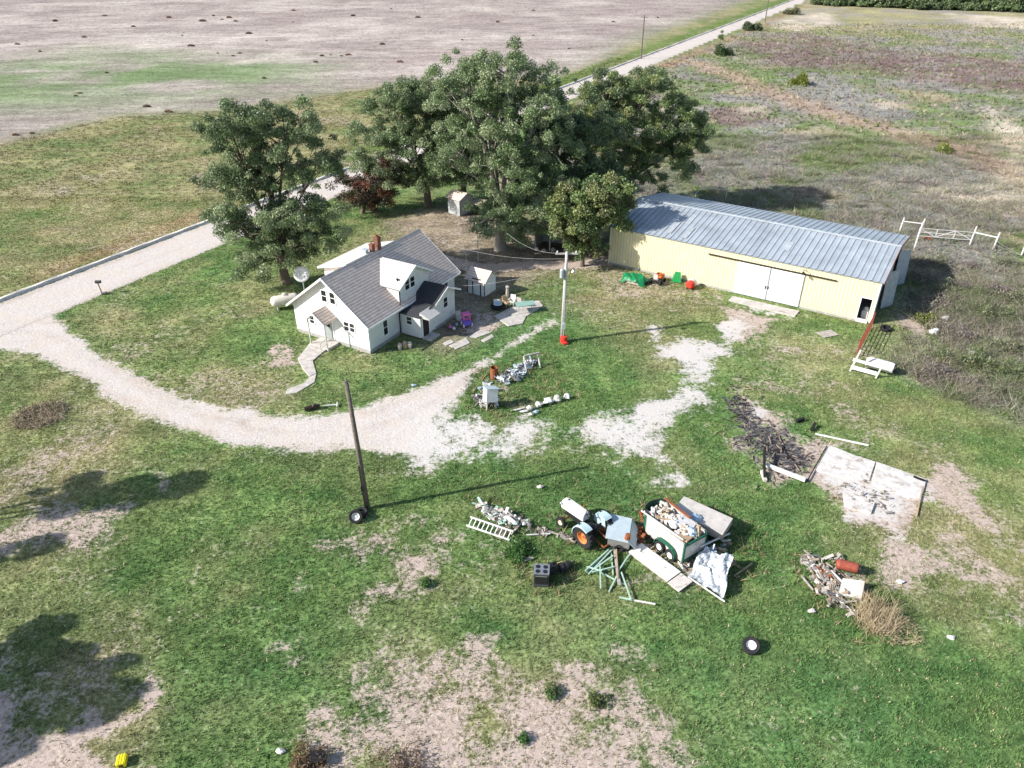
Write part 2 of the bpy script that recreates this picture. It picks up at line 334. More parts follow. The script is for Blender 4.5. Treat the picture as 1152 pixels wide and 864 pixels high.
def cover(x, y):
    r = {}
    n1, n2, n3 = fbm(x, y, 9, 1), fbm(x, y, 3, 5), fbm(x, y, 1.1, 9)
    f = area(x, y, A_FIELD, 4); wd = area(x, y, A_WEED, 1.5)
    u = road_u(x, y)
    wx = x + (fbm(x, y, 5, 101) - .5)*5.5 + (fbm(x, y, 1.6, 105) - .5)*2.2
    wy = y + (fbm(x, y, 5, 109) - .5)*5.5 + (fbm(x, y, 1.6, 113) - .5)*2.2
    gxw = x + (fbm(x, y, 1.8, 117) - .5)*1.3; gyw = y + (fbm(x, y, 1.8, 121) - .5)*1.3
    n4 = fbm(x, y, 2.2, 125); hx, hy = x*.55 + wx*.45, y*.55 + wy*.45
    r['road'] = np.clip(.5 + (3.7 - np.abs(u + 3.7) )/1.0, 0, 1)
    berm = np.exp(-((u + 8.0)/.8)**2)
    gr = np.maximum(r['road'], berm*.75)
    gr = np.maximum(gr, area(gxw, gyw, A_DRIVE, 1.1)); d3 = line_d(x, y, L_TWO); gr = np.maximum(gr, np.clip(1.05 - d3/1.5, 0, 1)*.62 + (n4 - .5)*.5*(d3 < 2))
    for k, a in enumerate(A_GRAV): q = area(hx, hy, a, 1.6); gr = np.maximum(gr, q*(.78 if k else .72) + (n4 - .5)*1.3*np.clip(q*4, 0, 1))
    r['gravel'] = gr
    ck = np.zeros_like(x)
    for a in A_GRAV: ck = np.maximum(ck, area(hx, hy, a, 2.))
    r['chalk'] = ck
    dl = line_d(gxw, gyw, L_DRIVE)
    bell = lambda t, c, w_: np.exp(-((t-c)/w_)**2)
    rut = np.maximum(bell(dl, 0, .35)*.9, bell(dl, 1.75, .3)*.8)
    uu = u + (fbm(x, y, 6, 141) - .5)*.8
    rut = np.maximum(rut, np.maximum(np.maximum(bell(uu,-.5,.45), bell(uu,-3.6,.3)*.5), bell(uu,-6.9,.4)))
    r['rut'] = np.clip(rut*(fbm(x, y, 4, 145)*1.8-.3), 0, 1)
    dirt = np.zeros_like(x); lus = np.zeros_like(x)
    for a in A_LUSH: lus = np.maximum(lus, area(x, y, a, 3.))
    for a, s, v in A_DIRT: q = area(wx, wy, a, s*1.5); dirt = np.maximum(dirt, q*v + (n4 - .5)*1.1*np.clip(q*3, 0, 1))
    d2 = line_d(x, y, L_TRACK); dirt = np.maximum(dirt, np.clip(1.3 - d2/1.6, 0, 1)*.9)
    dirt = np.maximum(dirt, .34 - .14*lus + .9*(n1*.5 + n4*.5 - .5)*(1-f))
    r['dirt'] = dirt*(1 - f)
    r['ash'] = area(hx, hy, A_ASH, 1.6)*.98
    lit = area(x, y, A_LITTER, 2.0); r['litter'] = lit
    dry = np.full(x.shape, .30) + (n1 - .5)*1.5 + (n2 - .5)*.9
    for a in A_DRY: dry = dry + area(x, y, a, 3.)*.2
    lush = np.zeros_like(x)
    for a in A_LUSH: lush = np.maximum(lush, area(x, y, a, 3.))
    dry = dry - lush*.5
    left = np.clip((-u - 7)/3, 0, 1)
    dry = dry + left*.55
    dry = np.clip(dry, 0, 1)
    r['dry'] = dry; r['weed'] = wd; r['field'] = f; r['left'] = left
    # colour of what grows (or lies) there
    C = lambda *c: np.array(c)
    mix = lambda a, b, t: a*(1-t[..., None]) + b*t[..., None]
    full = lambda c: np.broadcast_to(C(*c), x.shape + (3,))
    green = mix(full((.072,.146,.044)), full((.168,.240,.080)), np.clip(n3*1.5-.25, 0, 1))
    dryc = mix(full((.215,.205,.080)), full((.37,.31,.175)), np.clip(n2*1.6-.3, 0, 1))
    col = mix(green, dryc, dry*.85)
    col = mix(col, full((.050,.150,.052)), lush*(1-dry)*np.clip(n1*1.6-.3, 0, 1)*.4)
    # weeds on the right
    wn = fbm(x, y, 12, 21); wn2 = fbm(x, y, 4, 25)
    wc = mix(full((.275,.265,.235)), full((.165,.215,.085)), np.clip((wn-.42)*5, 0, 1))
    wc = mix(wc, full((.255,.215,.21)), np.clip((wn2-.52)*4, 0, 1)*.8)
    wc = mix(wc, full((.36,.30,.20)), np.clip((fbm(x, y, 7, 31)-.6)*6, 0, 1)*.8)
    wc = mix(wc, full((.205,.145,.135)), np.maximum(area(x, y, A_PURP, 6), area(x, y, A_PURP2, 1.5))*np.clip(wn2*1.8-.1, 0, 1))
    wc = mix(wc, full((.38,.28,.21)), np.clip(1.25 - line_d(x, y, L_DITCH)/(2.5+wn2*4), 0, 1)*.85)
    far = np.clip((y - 230)/90, 0, 1); wc = mix(wc, full((.40,.345,.19)), far*np.clip(wn*2-.4, 0, 1)*.8)
    for a in A_TAN: wc = mix(wc, full((.58,.50,.40)), area(x, y, a, 2.)*np.clip(wn2*2-.25, 0, 1))
    col = mix(col, wc, wd)
    # harvested field
    st = fbm(x*.25 + y*.05, y*1.6 - x*.5, 5, 41); fn = fbm(x, y, 25, 45)
    fc = mix(full((.36,.30,.27)), full((.50,.435,.385)), np.clip((fn-.35)*3, 0, 1))
    fc = mix(fc, full((.255,.205,.185)), np.clip((st-.5)*4, 0, 1)*.6)
    fg = np.clip(area(x, y, A_FGREEN, 22)*1.5*np.clip(fbm(x*.6, y, 14, 151)*3.0-.7, .15, 1), 0, 1)
    near = np.clip(1 - (sdf(x, y, A_FIELD))/14, 0, 1)
    fc = mix(fc, full((.225,.235,.155)), np.clip(near*.9, 0, 1)*np.clip(fbm(x, y, 10, 51)*2-.45, 0, 1))
    fc = mix(fc, full((.125,.215,.065)), fg*.8)
    col = mix(col, fc, f)
    verge = np.clip(1 - np.abs(u + 12.)/4.5, 0, 1)*np.clip((y-95)/15, 0, 1)
    col = mix(col, full((.095,.165,.03)), np.clip(verge*1.4, 0, 1)*.85)
    rb = np.clip(1.2 - np.abs(u + 10.8)/2.2, 0, 1)*np.clip((98-y)/12, 0, 1)*np.clip(fbm(x, y, 6, 61)*2.4-.7, 0, 1)
    col = mix(col, full((.30,.19,.105)), rb*.55)
    vr = np.clip(1.2 - np.abs(u - 4.)/4., 0, 1)*np.clip((y-135)/20, 0, 1)*np.clip(fbm(x, y, 6, 65)*2.4-.6, 0, 1)
    col = mix(col, full((.37,.25,.16)), vr)
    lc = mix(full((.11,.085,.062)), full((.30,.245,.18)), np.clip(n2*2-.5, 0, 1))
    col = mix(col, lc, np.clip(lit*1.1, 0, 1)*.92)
    r['col'] = np.clip(col, .01, .9)
    return r

def ground_material():
    m = bpy.data.materials.new('ground_cover'); m.use_nodes = True; t = m.node_tree; N, Lk = t.nodes, t.links
    b = N['Principled BSDF']; b.inputs['Roughness'].default_value = .95; b.inputs['Specular IOR Level'].default_value = .1
    tc = N.new('ShaderNodeTexCoord')
    def noise(s, det=6, ro=.65, vec=None):
        n = N.new('ShaderNodeTexNoise'); n.inputs['Scale'].default_value = s; n.inputs['Detail'].default_value = det; n.inputs['Roughness'].default_value = ro
        Lk.new(vec or tc.outputs['Object'], n.inputs['Vector']); return n.outputs[0]
    def attr(n):
        a = N.new('ShaderNodeAttribute'); a.attribute_name = n; return a
    def math_(op, a, bb):
        q = N.new('ShaderNodeMath'); q.operation = op
        for i, v in enumerate((a, bb)):
            if isinstance(v, (int, float)): q.inputs[i].default_value = v
            else: Lk.new(v, q.inputs[i])
        return q.outputs[0]
    def rangem(v, a, bb, c=0., d=1.):
        q = N.new('ShaderNodeMapRange'); q.inputs[1].default_value = a; q.inputs[2].default_value = bb; q.inputs[3].default_value = c; q.inputs[4].default_value = d
        Lk.new(v, q.inputs[0]); return q.outputs[0]
    def mixc(fac, a, c):
        q = N.new('ShaderNodeMix'); q.data_type = 'RGBA'; Lk.new(fac, q.inputs[0])
        for i, v in ((6, a), (7, c)):
            if isinstance(v, tuple): q.inputs[i].default_value = (*v, 1)
            else: Lk.new(v, q.inputs[i])
        return q.outputs[2]
    def scale(col, f):
        q = N.new('ShaderNodeVectorMath'); q.operation = 'SCALE'; Lk.new(col, q.inputs[0]); Lk.new(f, q.inputs['Scale']); return q.outputs[0]
    fine, mid, big = noise(5, 5, .75), noise(1.6, 6, .7), noise(.5, 5, .6)
    grit = noise(14, 4, .75)
    base = scale(attr('tint').outputs['Color'], rangem(fine, .34, .66, .42, 1.5))
    base = scale(base, rangem(mid, .3, .7, .72, 1.25))
    mp = N.new('ShaderNodeMapping'); mp.inputs['Scale'].default_value = (.35, 1.3, 1); mp.inputs['Rotation'].default_value = (0, 0, .35); Lk.new(tc.outputs['Object'], mp.inputs[0])
    rows = noise(.22, 9, .75, mp.outputs[0])
    base = scale(base, rangem(rows, .36, .64, .74, 1.22))
    base = scale(base, rangem(noise(.06, 9, .78), .38, .62, .84, 1.14))
    base = scale(base, rangem(noise(.7, 5, .7), .36, .64, .80, 1.18))
    straw = mixc(rangem(fine, .35, .65), (.235,.18,.145), (.57,.475,.405))
    straw = mixc(rangem(mid, .45, .62), straw, (.44,.355,.31))
    dn = math_('ADD', attr('dirt').outputs['Fac'], math_('MULTIPLY', math_('SUBTRACT', math_('ADD', math_('MULTIPLY', mid, .55), math_('MULTIPLY', fine, .45)), .5), 2.1))
    c = mixc(rangem(dn, .45, .68), base, straw)
    gravel = mixc(rangem(grit, .35, .65), (.38,.335,.305), (.66,.615,.575))
    gravel = mixc(rangem(big, .42, .62), gravel, (.53,.465,.41))
    gravel = scale(gravel, rangem(fine, .3, .7, .84, 1.12))
    gravel = mixc(math_('MULTIPLY', attr('chalk').outputs['Fac'], rangem(grit, .35, .6, .25, 1.)), gravel, (.545,.53,.505))
    gravel = mixc(math_('MULTIPLY', attr('rut').outputs['Fac'], rangem(mid, .4, .6, .25, 1.)), gravel, (.38,.31,.255))
    gn = math_('ADD', attr('gravel').outputs['Fac'], math_('MULTIPLY', math_('SUBTRACT', math_('ADD', math_('MULTIPLY', mid, .6), math_('MULTIPLY', fine, .4)), .5), 2.1))
    c = mixc(rangem(gn, .42, .68), c, gravel)
    an = math_('ADD', attr('ash').outputs['Fac'], math_('MULTIPLY', math_('SUBTRACT', mid, .5), 2.2))
    ash = mixc(rangem(fine, .42, .6), (.012,.011,.012), (.15,.14,.14))
    c = mixc(rangem(an, .52, .68), c, ash)
    Lk.new(c, b.inputs['Base Color'])
    bp = N.new('ShaderNodeBump'); bp.inputs['Strength'].default_value = .55; bp.inputs['Distance'].default_value = .10
    Lk.new(math_('ADD', math_('MULTIPLY', fine, .7), math_('MULTIPLY', mid, .8)), bp.inputs['Height']); Lk.new(bp.outputs[0], b.inputs['Normal'])
    return m
M['ground'] = ground_material()
def axis_grid(a0, a1, step, lo, hi, g):
    v = list(np.arange(a0, a1 + 1e-6, step)); s = step
    while v[-1] < hi: s *= g; v.append(v[-1] + s)
    s = step; left = []
    x = a0
    while x > lo: s *= g; x -= s; left.append(x)
    return np.array(left[::-1] + v)
gx = axis_grid(-46, 46, .3, -2400, 2400, 1.035); gy = axis_grid(14, 92, .3, -400, 3200, 1.03)
GX, GY = np.meshgrid(gx, gy)
cv = cover(GX.ravel(), GY.ravel())
u_ = road_u(GX.ravel(), GY.ravel())
GZ = -.06 + .05*fbm(GX.ravel(), GY.ravel(), 2.5, 71) + .0*u_
nX, nY = len(gx), len(gy)
idx = np.arange(nX*nY).reshape(nY, nX)
quads = np.stack([idx[:-1,:-1], idx[:-1,1:], idx[1:,1:], idx[1:,:-1]], -1).reshape(-1, 4)
gverts = np.stack([GX.ravel(), GY.ravel(), GZ], 1)
gattr = {k: cv[k] for k in ('dirt', 'gravel', 'ash', 'chalk', 'rut')}
g = npmesh('ground', gverts, quads, M['ground'], cols=cv['col'], attrs=gattr, smooth=True); kind(g, 'structure', 'grass and bare earth of the farmyard and the fields around it')
def sheet(name, sel, dz, label):
    q = quads[sel[quads].min(1)]
    ids, inv = np.unique(q, return_inverse=True)
    o = npmesh(name, gverts[ids] + np.array([0, 0, dz]), inv.reshape(-1, 4), M['ground'], cols=cv['col'][ids], attrs={k: v[ids] for k, v in gattr.items()}, smooth=True)
    return kind(o, 'structure', label)
sheet('road', (cv['road'] > .45) & (GY.ravel() < 900) & (GY.ravel() > -60), .012, 'straight pale gravel road')
dsd = area(GX.ravel(), GY.ravel(), A_DRIVE, .8)
sheet('driveway', (dsd > .5) & (cv['road'] < .45), .008, 'curving pale gravel driveway from the road to the farmyard')
# the ridge of graded gravel along the far edge of the road
bm = MB(); prof = [(-.7,-.04),(-.35,.11),(-.02,.22),(.18,.2),(.34,-.04)]; ys = []
y = -20.
while y < 700: ys.append(y); y += .8 if y < 140 else 3.
vs, fs = [], []; nrm = Vector((1, -ROAD_M, 0)).normalized()
for i, y in enumerate(ys):
    x = -46.1 - .9 + ROAD_M*(y - 60.3)
    for j, (a, z) in enumerate(prof):
        k = 1 + .35*math.sin(i*1.7 + j) * rng.uniform(.3, 1)
        vs.append((x + nrm.x*a*1.0, y + nrm.y*a, z*k))
for i in range(len(ys)-1):
    for j in range(4): fs.append((i*5+j, i*5+j+1, (i+1)*5+j+1, (i+1)*5+j))
M['berm'] = mat('gravel_ridge', (.62,.57,.51), .95, .25, 3, bump=.5, bscale=12)
bm.add(vs, fs); kind(bm.build('gravel_bank', M['berm']), 'structure', 'low graded ridge of gravel along the far edge of the road')

# ------------------------------------------------------------------ concrete laid on the ground
def slab_poly(mb, pts, z0, z1): mb.prism([(p[0], p[1], z0) for p in pts], (0, 0, z1 - z0))
HX, HY, HA = -11.23, 51.1, R(59.9)
mb = MB()
for q, z in ([(366,378),(378,384),(366,394),(352,406),(335,403),(349,386)], .05), ([(335,403.5),(352,406.5),(356,420),(348,424),(340,414)], .04), ([(348,424.5),(356,420.5),(354,430),(334,442),(321,444),(323,438),(342,431)], .035):
    slab_poly(mb, [P(a, b) for a, b in q], -.05, z)
kind(mb.build('path', M['conc'], bev=.02), 'structure', 'cracked concrete walk curving from the front door')
mb = MB()
for q in ([(505,389),(524,380),(529,386),(513,393)], [(524,379),(541,371),(553,374),(536,380)], [(541,383),(553,376),(556,379),(545,385)], [(498,386),(507,382),(511,385),(502,389)]):
    slab_poly(mb, [P(a, b) for a, b in q], -.05, .03)
kind(mb.build('path', M['conc'], bev=.02), 'structure', 'broken concrete walk beside the back door')
mb = MB()
slab_poly(mb, [P(a, b) for a, b in [(556,356),(580,343),(606,338),(611,344),(592,356),(588,364),(572,367)]], -.05, .035)
kind(mb.build('patio', M['conc'], bev=.02), 'structure', 'small concrete patio behind the house')
mb = MB()
for q in ([(931,502),(940,504),(962,513),(985,520),(981,531),(978,541),(966,541),(950,539),(937,534),(925,532),(917,529)], [(985.8,520.4),(1005,527),(1042,540),(1039,552),(1036,562),(1022,561),(1008,553),(996,553),(981,544)], [(948,556),(968,560),(984,567),(980,578),(962,574),(950,569)]):
    slab_poly(mb, [P(a, b) for a, b in q], -.06, .05 + .01*len(mb.v)/8)
M['slab'] = mat('dusty_pale_concrete', (.60,.565,.53), .9, .3, 2.2, bump=.4, wear=(.30,.255,.21), wscale=1.3, wamt=.5)
kind(mb.build('concrete_slab', M['slab'], bev=.02), 'structure', 'broken concrete floor of a vanished building')

# ------------------------------------------------------------------ farmhouse
house = thing('farmhouse', 'white farmhouse with steep grey shingled roof, dormers and brick chimney', 'house', (HX, HY, 0), HA)
L, W, ZE, ZR, OV = 12.0, 7.75, 2.54, 5.8, .42
SL = (ZR - ZE)/(W/2 + OV); ZW = ZE + OV*SL; YM = W/2
def window(parent, c, wdt, hgt, face, name='window', rails=1):
    """face 'x-' looks to -x, 'y-' to -y"""
    x, y, z = c; t = .07
    f, p = MB(), MB()
    def bx(mb, a0, a1, z0, z1, d0, d1):
        if face == 'x-': mb.box(x-d1, x-d0, y+a0, y+a1, z+z0, z+z1)
        else: mb.box(x+a0, x+a1, y-d1, y-d0, z+z0, z+z1)
    h, q = wdt/2, hgt/2
    bx(f,-h-t,-h,-q-t,q+t,.0,.045); bx(f,h,h+t,-q-t,q+t,.0,.045); bx(f,-h,h,q,q+t,.0,.045); bx(f,-h-.04,h+.04,-q-t-.02,-q,.0,.07)
    bx(f,-h,h,-.022,.022,.0,.035)
    bx(p,-h,h,-q,q,.004,.02)
    fo = f.build(name, M['trim'], parent); p.build('pane', M['glass'], fo)
    return fo
wl = MB()
wl.prism([(0,0,.3),(0,W,.3),(0,W,ZW-.1),(0,YM,ZR-.14),(0,0,ZW-.1)], (L,0,0))
wl.build('wall', M['siding'], house)
MB().box(.02,L-.02,.02,W-.02,-.1,.301).build('foundation', M['found'], house)
rf = MB(); T = .13
rf.prism([(-OV,-OV,ZE),(-OV,YM,ZR),(-OV,YM,ZR-T),(-OV,-OV,ZE-T)], (L+2*OV,0,0))
rf.prism([(-OV,W+OV,ZE),(-OV,W+OV,ZE-T),(-OV,YM+.001,ZR-T),(-OV,YM+.001,ZR)], (L+2*OV,0,0))
roof = rf.build('roof', M['shingle'], house)
MB().prism([(-OV-.02,YM-.14,ZR-.09),(-OV-.02,YM,ZR+.03),(-OV-.02,YM+.14,ZR-.09)], (L+2*OV+.04,0,0)).build('ridge_cap', M['shingle'], roof)
fc = MB()
for x in (-OV-.035, L+OV+.003):
    for s in (0, 1):
        y0, y1 = (-OV-.02, YM) if s == 0 else (W+OV+.02, YM+.002)
        fc.prism([(x,y0,ZE-.17),(x,y0,ZE+.01),(x,y1,ZR+.01),(x,y1,ZR-.19)], (.032,0,0))
fc.box(-OV,L+OV,-OV-.035,-OV-.003,ZE-.17,ZE-.005); fc.box(-OV,L+OV,W+OV+.003,W+OV+.035,ZE-.17,ZE-.005)
fc.build('fascia', M['trim'], roof)
# corner boards
cb = MB(); cb.box(-.025,.10,-.025,.0-.003,.25,ZW-.12); cb.box(-.025,-.003,-.003,.10,.25,ZW-.2); cb.build('corner_board', M['trim'], house)
MB().box(-.025,-.003,W-.10,W+.02,.25,ZW-.2).build('corner_board', M['trim'], house)
# front gable windows and door
for yy, zz, a, b_ in ((4.17,4.06,.5,.95),(3.3,4.06,.5,.95),(2.18,1.9,.46,.72),(1.6,1.9,.46,.72),(5.9,1.55,.46,.62)): window(house, (0,yy,zz), a, b_, 'x-')
dr = MB().box(-.03,.02,3.72,4.62,.3,2.32).build('door', M['grey_door'], house, label='grey green front door under the porch hood')
f = MB(); f.box(-.05,-.003,3.62,3.72,.3,2.42); f.box(-.05,-.003,4.62,4.72,.3,2.42); f.box(-.05,-.003,3.72,4.62,2.32,2.42); f.build('door_frame', M['trim'], dr)
MB().box(-.045,-.031,4.0,4.35,1.35,2.1).build('pane', M['glass'], dr)
MB().lathe([(.0,-.10),(.035,-.09),(.035,-.05),(.015,-.03)], 8, 'x', (0,3.85,1.25)).build('handle', M['chrome'], dr)
st = MB(); st.box(-1.35,-.03,3.2,5.1,-.05,.20); st.box(-1.7,-1.35,3.4,4.9,-.05,.10); st.build('step', M['conc'], house)
# porch hood on posts
po = bpy.data.objects.new('porch', None); COL.objects.link(po); po.parent = house
ap = MB(); yc, ze_, zr_ = 4.18, 2.40, 3.22
ap.prism([(-1.55,yc-1.12,ze_),(-1.55,yc,zr_),(-1.55,yc,zr_-.09),(-1.55,yc-1.12,ze_-.09)], (1.548,0,0))
ap.prism([(-1.55,yc+1.12,ze_),(-1.55,yc+1.12,ze_-.09),(-1.55,yc+.001,zr_-.09),(-1.55,yc+.001,zr_)], (1.548,0,0))
ap.build('porch_roof', M['shingle'], po)
f = MB()
for s in (-1, 1): f.prism([(-1.59,yc+s*1.14,ze_-.13),(-1.59,yc+s*1.14,ze_+.02),(-1.59,yc+s*.001,zr_+.02),(-1.59,yc+s*.001,zr_-.13)], (.035,0,0))
f.box(-1.36,-.06,yc-.9,yc-.82,2.34,2.42); f.box(-1.36,-.06,yc+.82,yc+.9,2.34,2.42); f.build('porch_frame', M['trim'], po)
for yy in (yc-.86, yc+.86): MB().box(-1.34,-1.26,yy-.04,yy+.04,.2,2.34).build('post', M['polegrey'], po)
rl = MB(); rl.beam((-1.3,yc-.86,1.05),(-2.1,yc-.95,.95),.04); rl.beam((-2.1,yc-.95,.95),(-2.1,yc-.95,.0),.04); rl.beam((-1.3,yc-.86,.6),(-2.1,yc-.95,.52),.03); rl.build('handrail', M['polegrey'], po)
# gabled dormer on the right-hand slope
dx0, dx1, dxm, dze, dzr = 4.08, 8.2, 6.15, 4.12, 5.41; ds = (dzr-dze)/(dxm-3.85)
dm = bpy.data.objects.new('dormer', None); COL.objects.link(dm); dm.parent = house
zz = lambda x: dzr - .11 - abs(x-dxm)*ds
MB().prism([(dx0,-.02,2.6),(dx1,-.02,2.6),(dx1,-.02,zz(dx1)),(dxm,-.02,zz(dxm)),(dx0,-.02,zz(dx0))], (0,3.0,0)).build('dormer_wall', M['siding'], dm)
for s, nm in ((-1,'left'),(1,'right')):
    xe = dxm + s*2.3
    r_ = MB().prism([(xe,-.34,dze),(dxm+s*.001,-.34,dzr),(dxm+s*.001,-.34,dzr-.1),(xe,-.34,dze-.1)], (0,3.72,0))
    r_.build('dormer_roof', M['shingle_pale'], dm)
f = MB()
for s in (-1, 1): f.prism([(dxm+s*2.32,-.375,dze-.14),(dxm+s*2.32,-.375,dze+.015),(dxm+s*.001,-.375,dzr+.015),(dxm+s*.001,-.375,dzr-.15)], (0,.033,0))
f.build('dormer_fascia', M['trim'], dm)
for xx in (5.2, 5.92): window(dm, (xx,-.02,3.98), .56, .86, 'y-')
# low shed dormer on the far slope
sd = bpy.data.objects.new('shed_dormer', None); COL.objects.link(sd); sd.parent = house
MB().prism([(2.95,YM+.3,ZR-.16),(2.95,6.75,4.98),(2.95,6.75,3.2),(2.95,YM+.3,4.6)], (5.5,0,0)).build('dormer_wall', M['siding'], sd)
MB().prism([(2.6,YM-.02,ZR+.06),(2.6,7.1,5.02),(2.6,7.1,4.90),(2.6,YM-.02,ZR-.06)], (6.2,0,0)).build('dormer_roof', M['shingle_pale'], sd)
f = MB(); f.prism([(2.565,YM,ZR+.075),(2.565,7.12,5.03),(2.565,7.12,4.86),(2.565,YM,ZR-.10)], (.032,0,0)); f.build('dormer_fascia', M['trim'], sd)
# chimneys, vents
ch = MB(); ch.box(6.5,6.92,YM-.1,YM+.34,5.2,6.85); ch.box(6.46,6.96,YM-.14,YM+.38,6.7,6.78)
co = ch.build('chimney', M['brick'], house); MB().lathe([(.12,6.8),(.12,7.02),(.09,7.02),(.09,6.9)], 10, 'z', (6.71,YM+.12,0)).build('flue', M['rust'], co)
ch = MB(); ch.box(5.82,6.16,YM-.05,YM+.28,5.2,6.42); ch.box(5.79,6.19,YM-.08,YM+.31,6.36,6.46); ch.build('chimney', M['brick'], house, label='shorter brick chimney stub')
ch = MB(); ch.box(5.2,5.55,YM+.15,YM+.5,5.3,6.1); ch.box(5.15,5.6,YM+.1,YM+.55,6.1,6.16); ch.build('roof_vent', M['galv_pale'], house)
v = MB().tube([(4.5,.35,3.0),(4.5,.35,4.6)], .05, 8); v.lathe([(.11,4.6),(.11,4.66),(.0,4.72)], 8, 'z', (4.5,.35,0)); v.build('vent_pipe', M['black'], house)
d = MB(); d.tube([(4.02,-.14,4.0),(4.02,-.14,2.95),(3.86,-.2,2.6),(3.86,-.07,2.35),(3.86,-.07,.15)], .045, 8); d.build('downspout', M['black'], house)
window(house, (2.05,0,1.45), .5, 1.28, 'y-')
window(house, (10.6,0,1.6), .6, 1.1, 'y-')
# wing with dark roof, entry lean-to and back door
wg = bpy.data.objects.new('wing', None); COL.objects.link(wg); wg.parent = house
WX0, WX1, WM, WD = 6.0, 9.0, 7.55, -2.05
MB().prism([(WX0,WD,.25),(WX1,WD,.25),(WX1,WD,2.62),(WM,WD,3.32),(WX0,WD,2.58)], (0,2.049,0)).build('wing_wall', M['siding'], wg)
MB().box(WX0+.02,WX1-.02,WD+.02,-.01,-.1,.251).build('foundation', M['found'], wg)
for s in (-1, 1):
    MB().prism([(WM+s*1.85,WD-.4,2.52),(WM+s*.001,WD-.4,3.45),(WM+s*.001,WD-.4,3.35),(WM+s*1.85,WD-.4,2.42)], (0,2.44,0)).build('wing_roof', M['shingle_dark'], wg)
f = MB()
for s in (-1, 1): f.prism([(WM+s*1.87,WD-.435,2.39),(WM+s*1.87,WD-.435,2.535),(WM+s*.001,WD-.435,3.465),(WM+s*.001,WD-.435,3.31)], (0,.033,0))
f.box(WM+1.85,WM+1.88,WD-.40,-.02,2.40,2.52); f.build('fascia', M['trim'], wg)
window(wg, (7.6,WD,1.9), .56, .85, 'y-')
en = bpy.data.objects.new('entry', None); COL.objects.link(en); en.parent = house
MB().prism([(4.0,WD,.1),(5.999,WD,.1),(5.999,WD,2.48),(4.0,WD,2.14)], (0,2.04,0)).build('entry_wall', M['siding'], en)
MB().prism([(3.72,WD-.22,2.13),(5.98,WD-.22,2.52),(5.98,WD-.22,2.44),(3.72,WD-.22,2.05)], (0,2.16,0)).build('entry_roof', M['shingle_dark'], en)
window(en, (4.0,-.95,1.45), .5, .62, 'x-')
dr = MB().box(4.28,5.1,WD-.03,WD+.02,.12,2.0).build('door', M['door_dark'], en, label='dark back door')
f = MB(); f.box(4.18,4.28,WD-.045,WD-.002,.1,2.06); f.box(5.1,5.2,WD-.045,WD-.002,.1,2.06); f.build('door_frame', M['trim'], dr)
hd = MB(); hd.prism([(3.98,WD-.95,2.02),(3.98,WD-.02,2.42),(3.98,WD-.02,2.36),(3.98,WD-.95,1.96)], (1.5,0,0)); hd.box(3.98,5.48,WD-.97,WD-.94,1.9,2.03); hd.prism([(3.97,WD-.95,1.97),(3.97,WD-.02,2.36),(3.97,WD-.02,1.97)], (-.02,0,0)); hd.build('door_hood', M['shingle_pale'], en)
MB().box(4.1,5.4,WD-.9,WD-.05,-.05,.12).build('step', M['conc'], en)

# ------------------------------------------------------------------ barn
BX, BY, BA = 30.6, 56.3, R(146.8)
barn = thing('barn', 'long yellow steel barn with ribbed grey metal roof and white sliding doors', 'barn', (BX, BY, 0), BA)
BL, BW, BE, BR = 24.9, 13.04, 3.85, 4.95
def ribbed_sheet(mb, x0, x1, fn, pitch, rw, rh, nrm=(0,1,0), jit=0):
    """sheet from the line fn(x,0) to fn(x,1) with raised ribs every pitch"""
    xs = []; x = x0
    while x < x1 - .01:
        xs += [(x, 0), (min(x+pitch-rw*1.6, x1), 0), (min(x+pitch-rw*1.2, x1), rh), (min(x+pitch-rw*.4, x1), rh)]; x += pitch
    xs.append((x1, 0)); n = Vector(nrm)
    vs = []
    for xx, h in xs:
        vs += [tuple(Vector(fn(xx, 0)) + n*h), tuple(Vector(fn(xx, 1)) + n*h)]
    mb.add(vs, [(2*i, 2*i+2, 2*i+3, 2*i+1) for i in range(len(xs)-1)])
# front wall in pieces round the openings
fw = MB()
ribbed_sheet(fw, 0, .28, lambda x, t: (x, 0, .15 + t*3.66), .28, .04, .03)
ribbed_sheet(fw, 1.2, 6.05, lambda x, t: (x, 0, .15 + t*3.66), .3, .04, .03)
ribbed_sheet(fw, .28, 1.2, lambda x, t: (x, 0, 2.25 + t*1.56), .31, .04, .03)
ribbed_sheet(fw, 6.05, 12.0, lambda x, t: (x, 0, 3.1 + t*.71), .3, .04, .03)
ribbed_sheet(fw, 12.0, BL, lambda x, t: (x, 0, .15 + t*3.66), .3, .04, .03)
fw.box(0,.28,-.04,-.005,.1,3.8); fw.box(1.2,6.05,-.04,-.005,.1,3.8); fw.box(12.0,BL,-.04,-.005,.1,3.8); fw.box(.28,1.2,-.04,-.005,2.25,3.8); fw.box(6.05,12,-.04,-.005,3.1,3.8)
fw.build('wall', M['yellow'], barn)
bw_ = MB(); bw_.box(.05,BL,-BW-.02,-BW+.02,0,3.8); bw_.box(BL-.04,BL,-BW,-.04,0,3.8); bw_.prism([(BL-.04,-.04,3.8),(BL-.04,-BW,3.8),(BL-.04,-BW/2,4.85)], (.04,0,0)); bw_.build('wall', M['ribpanel'], barn)
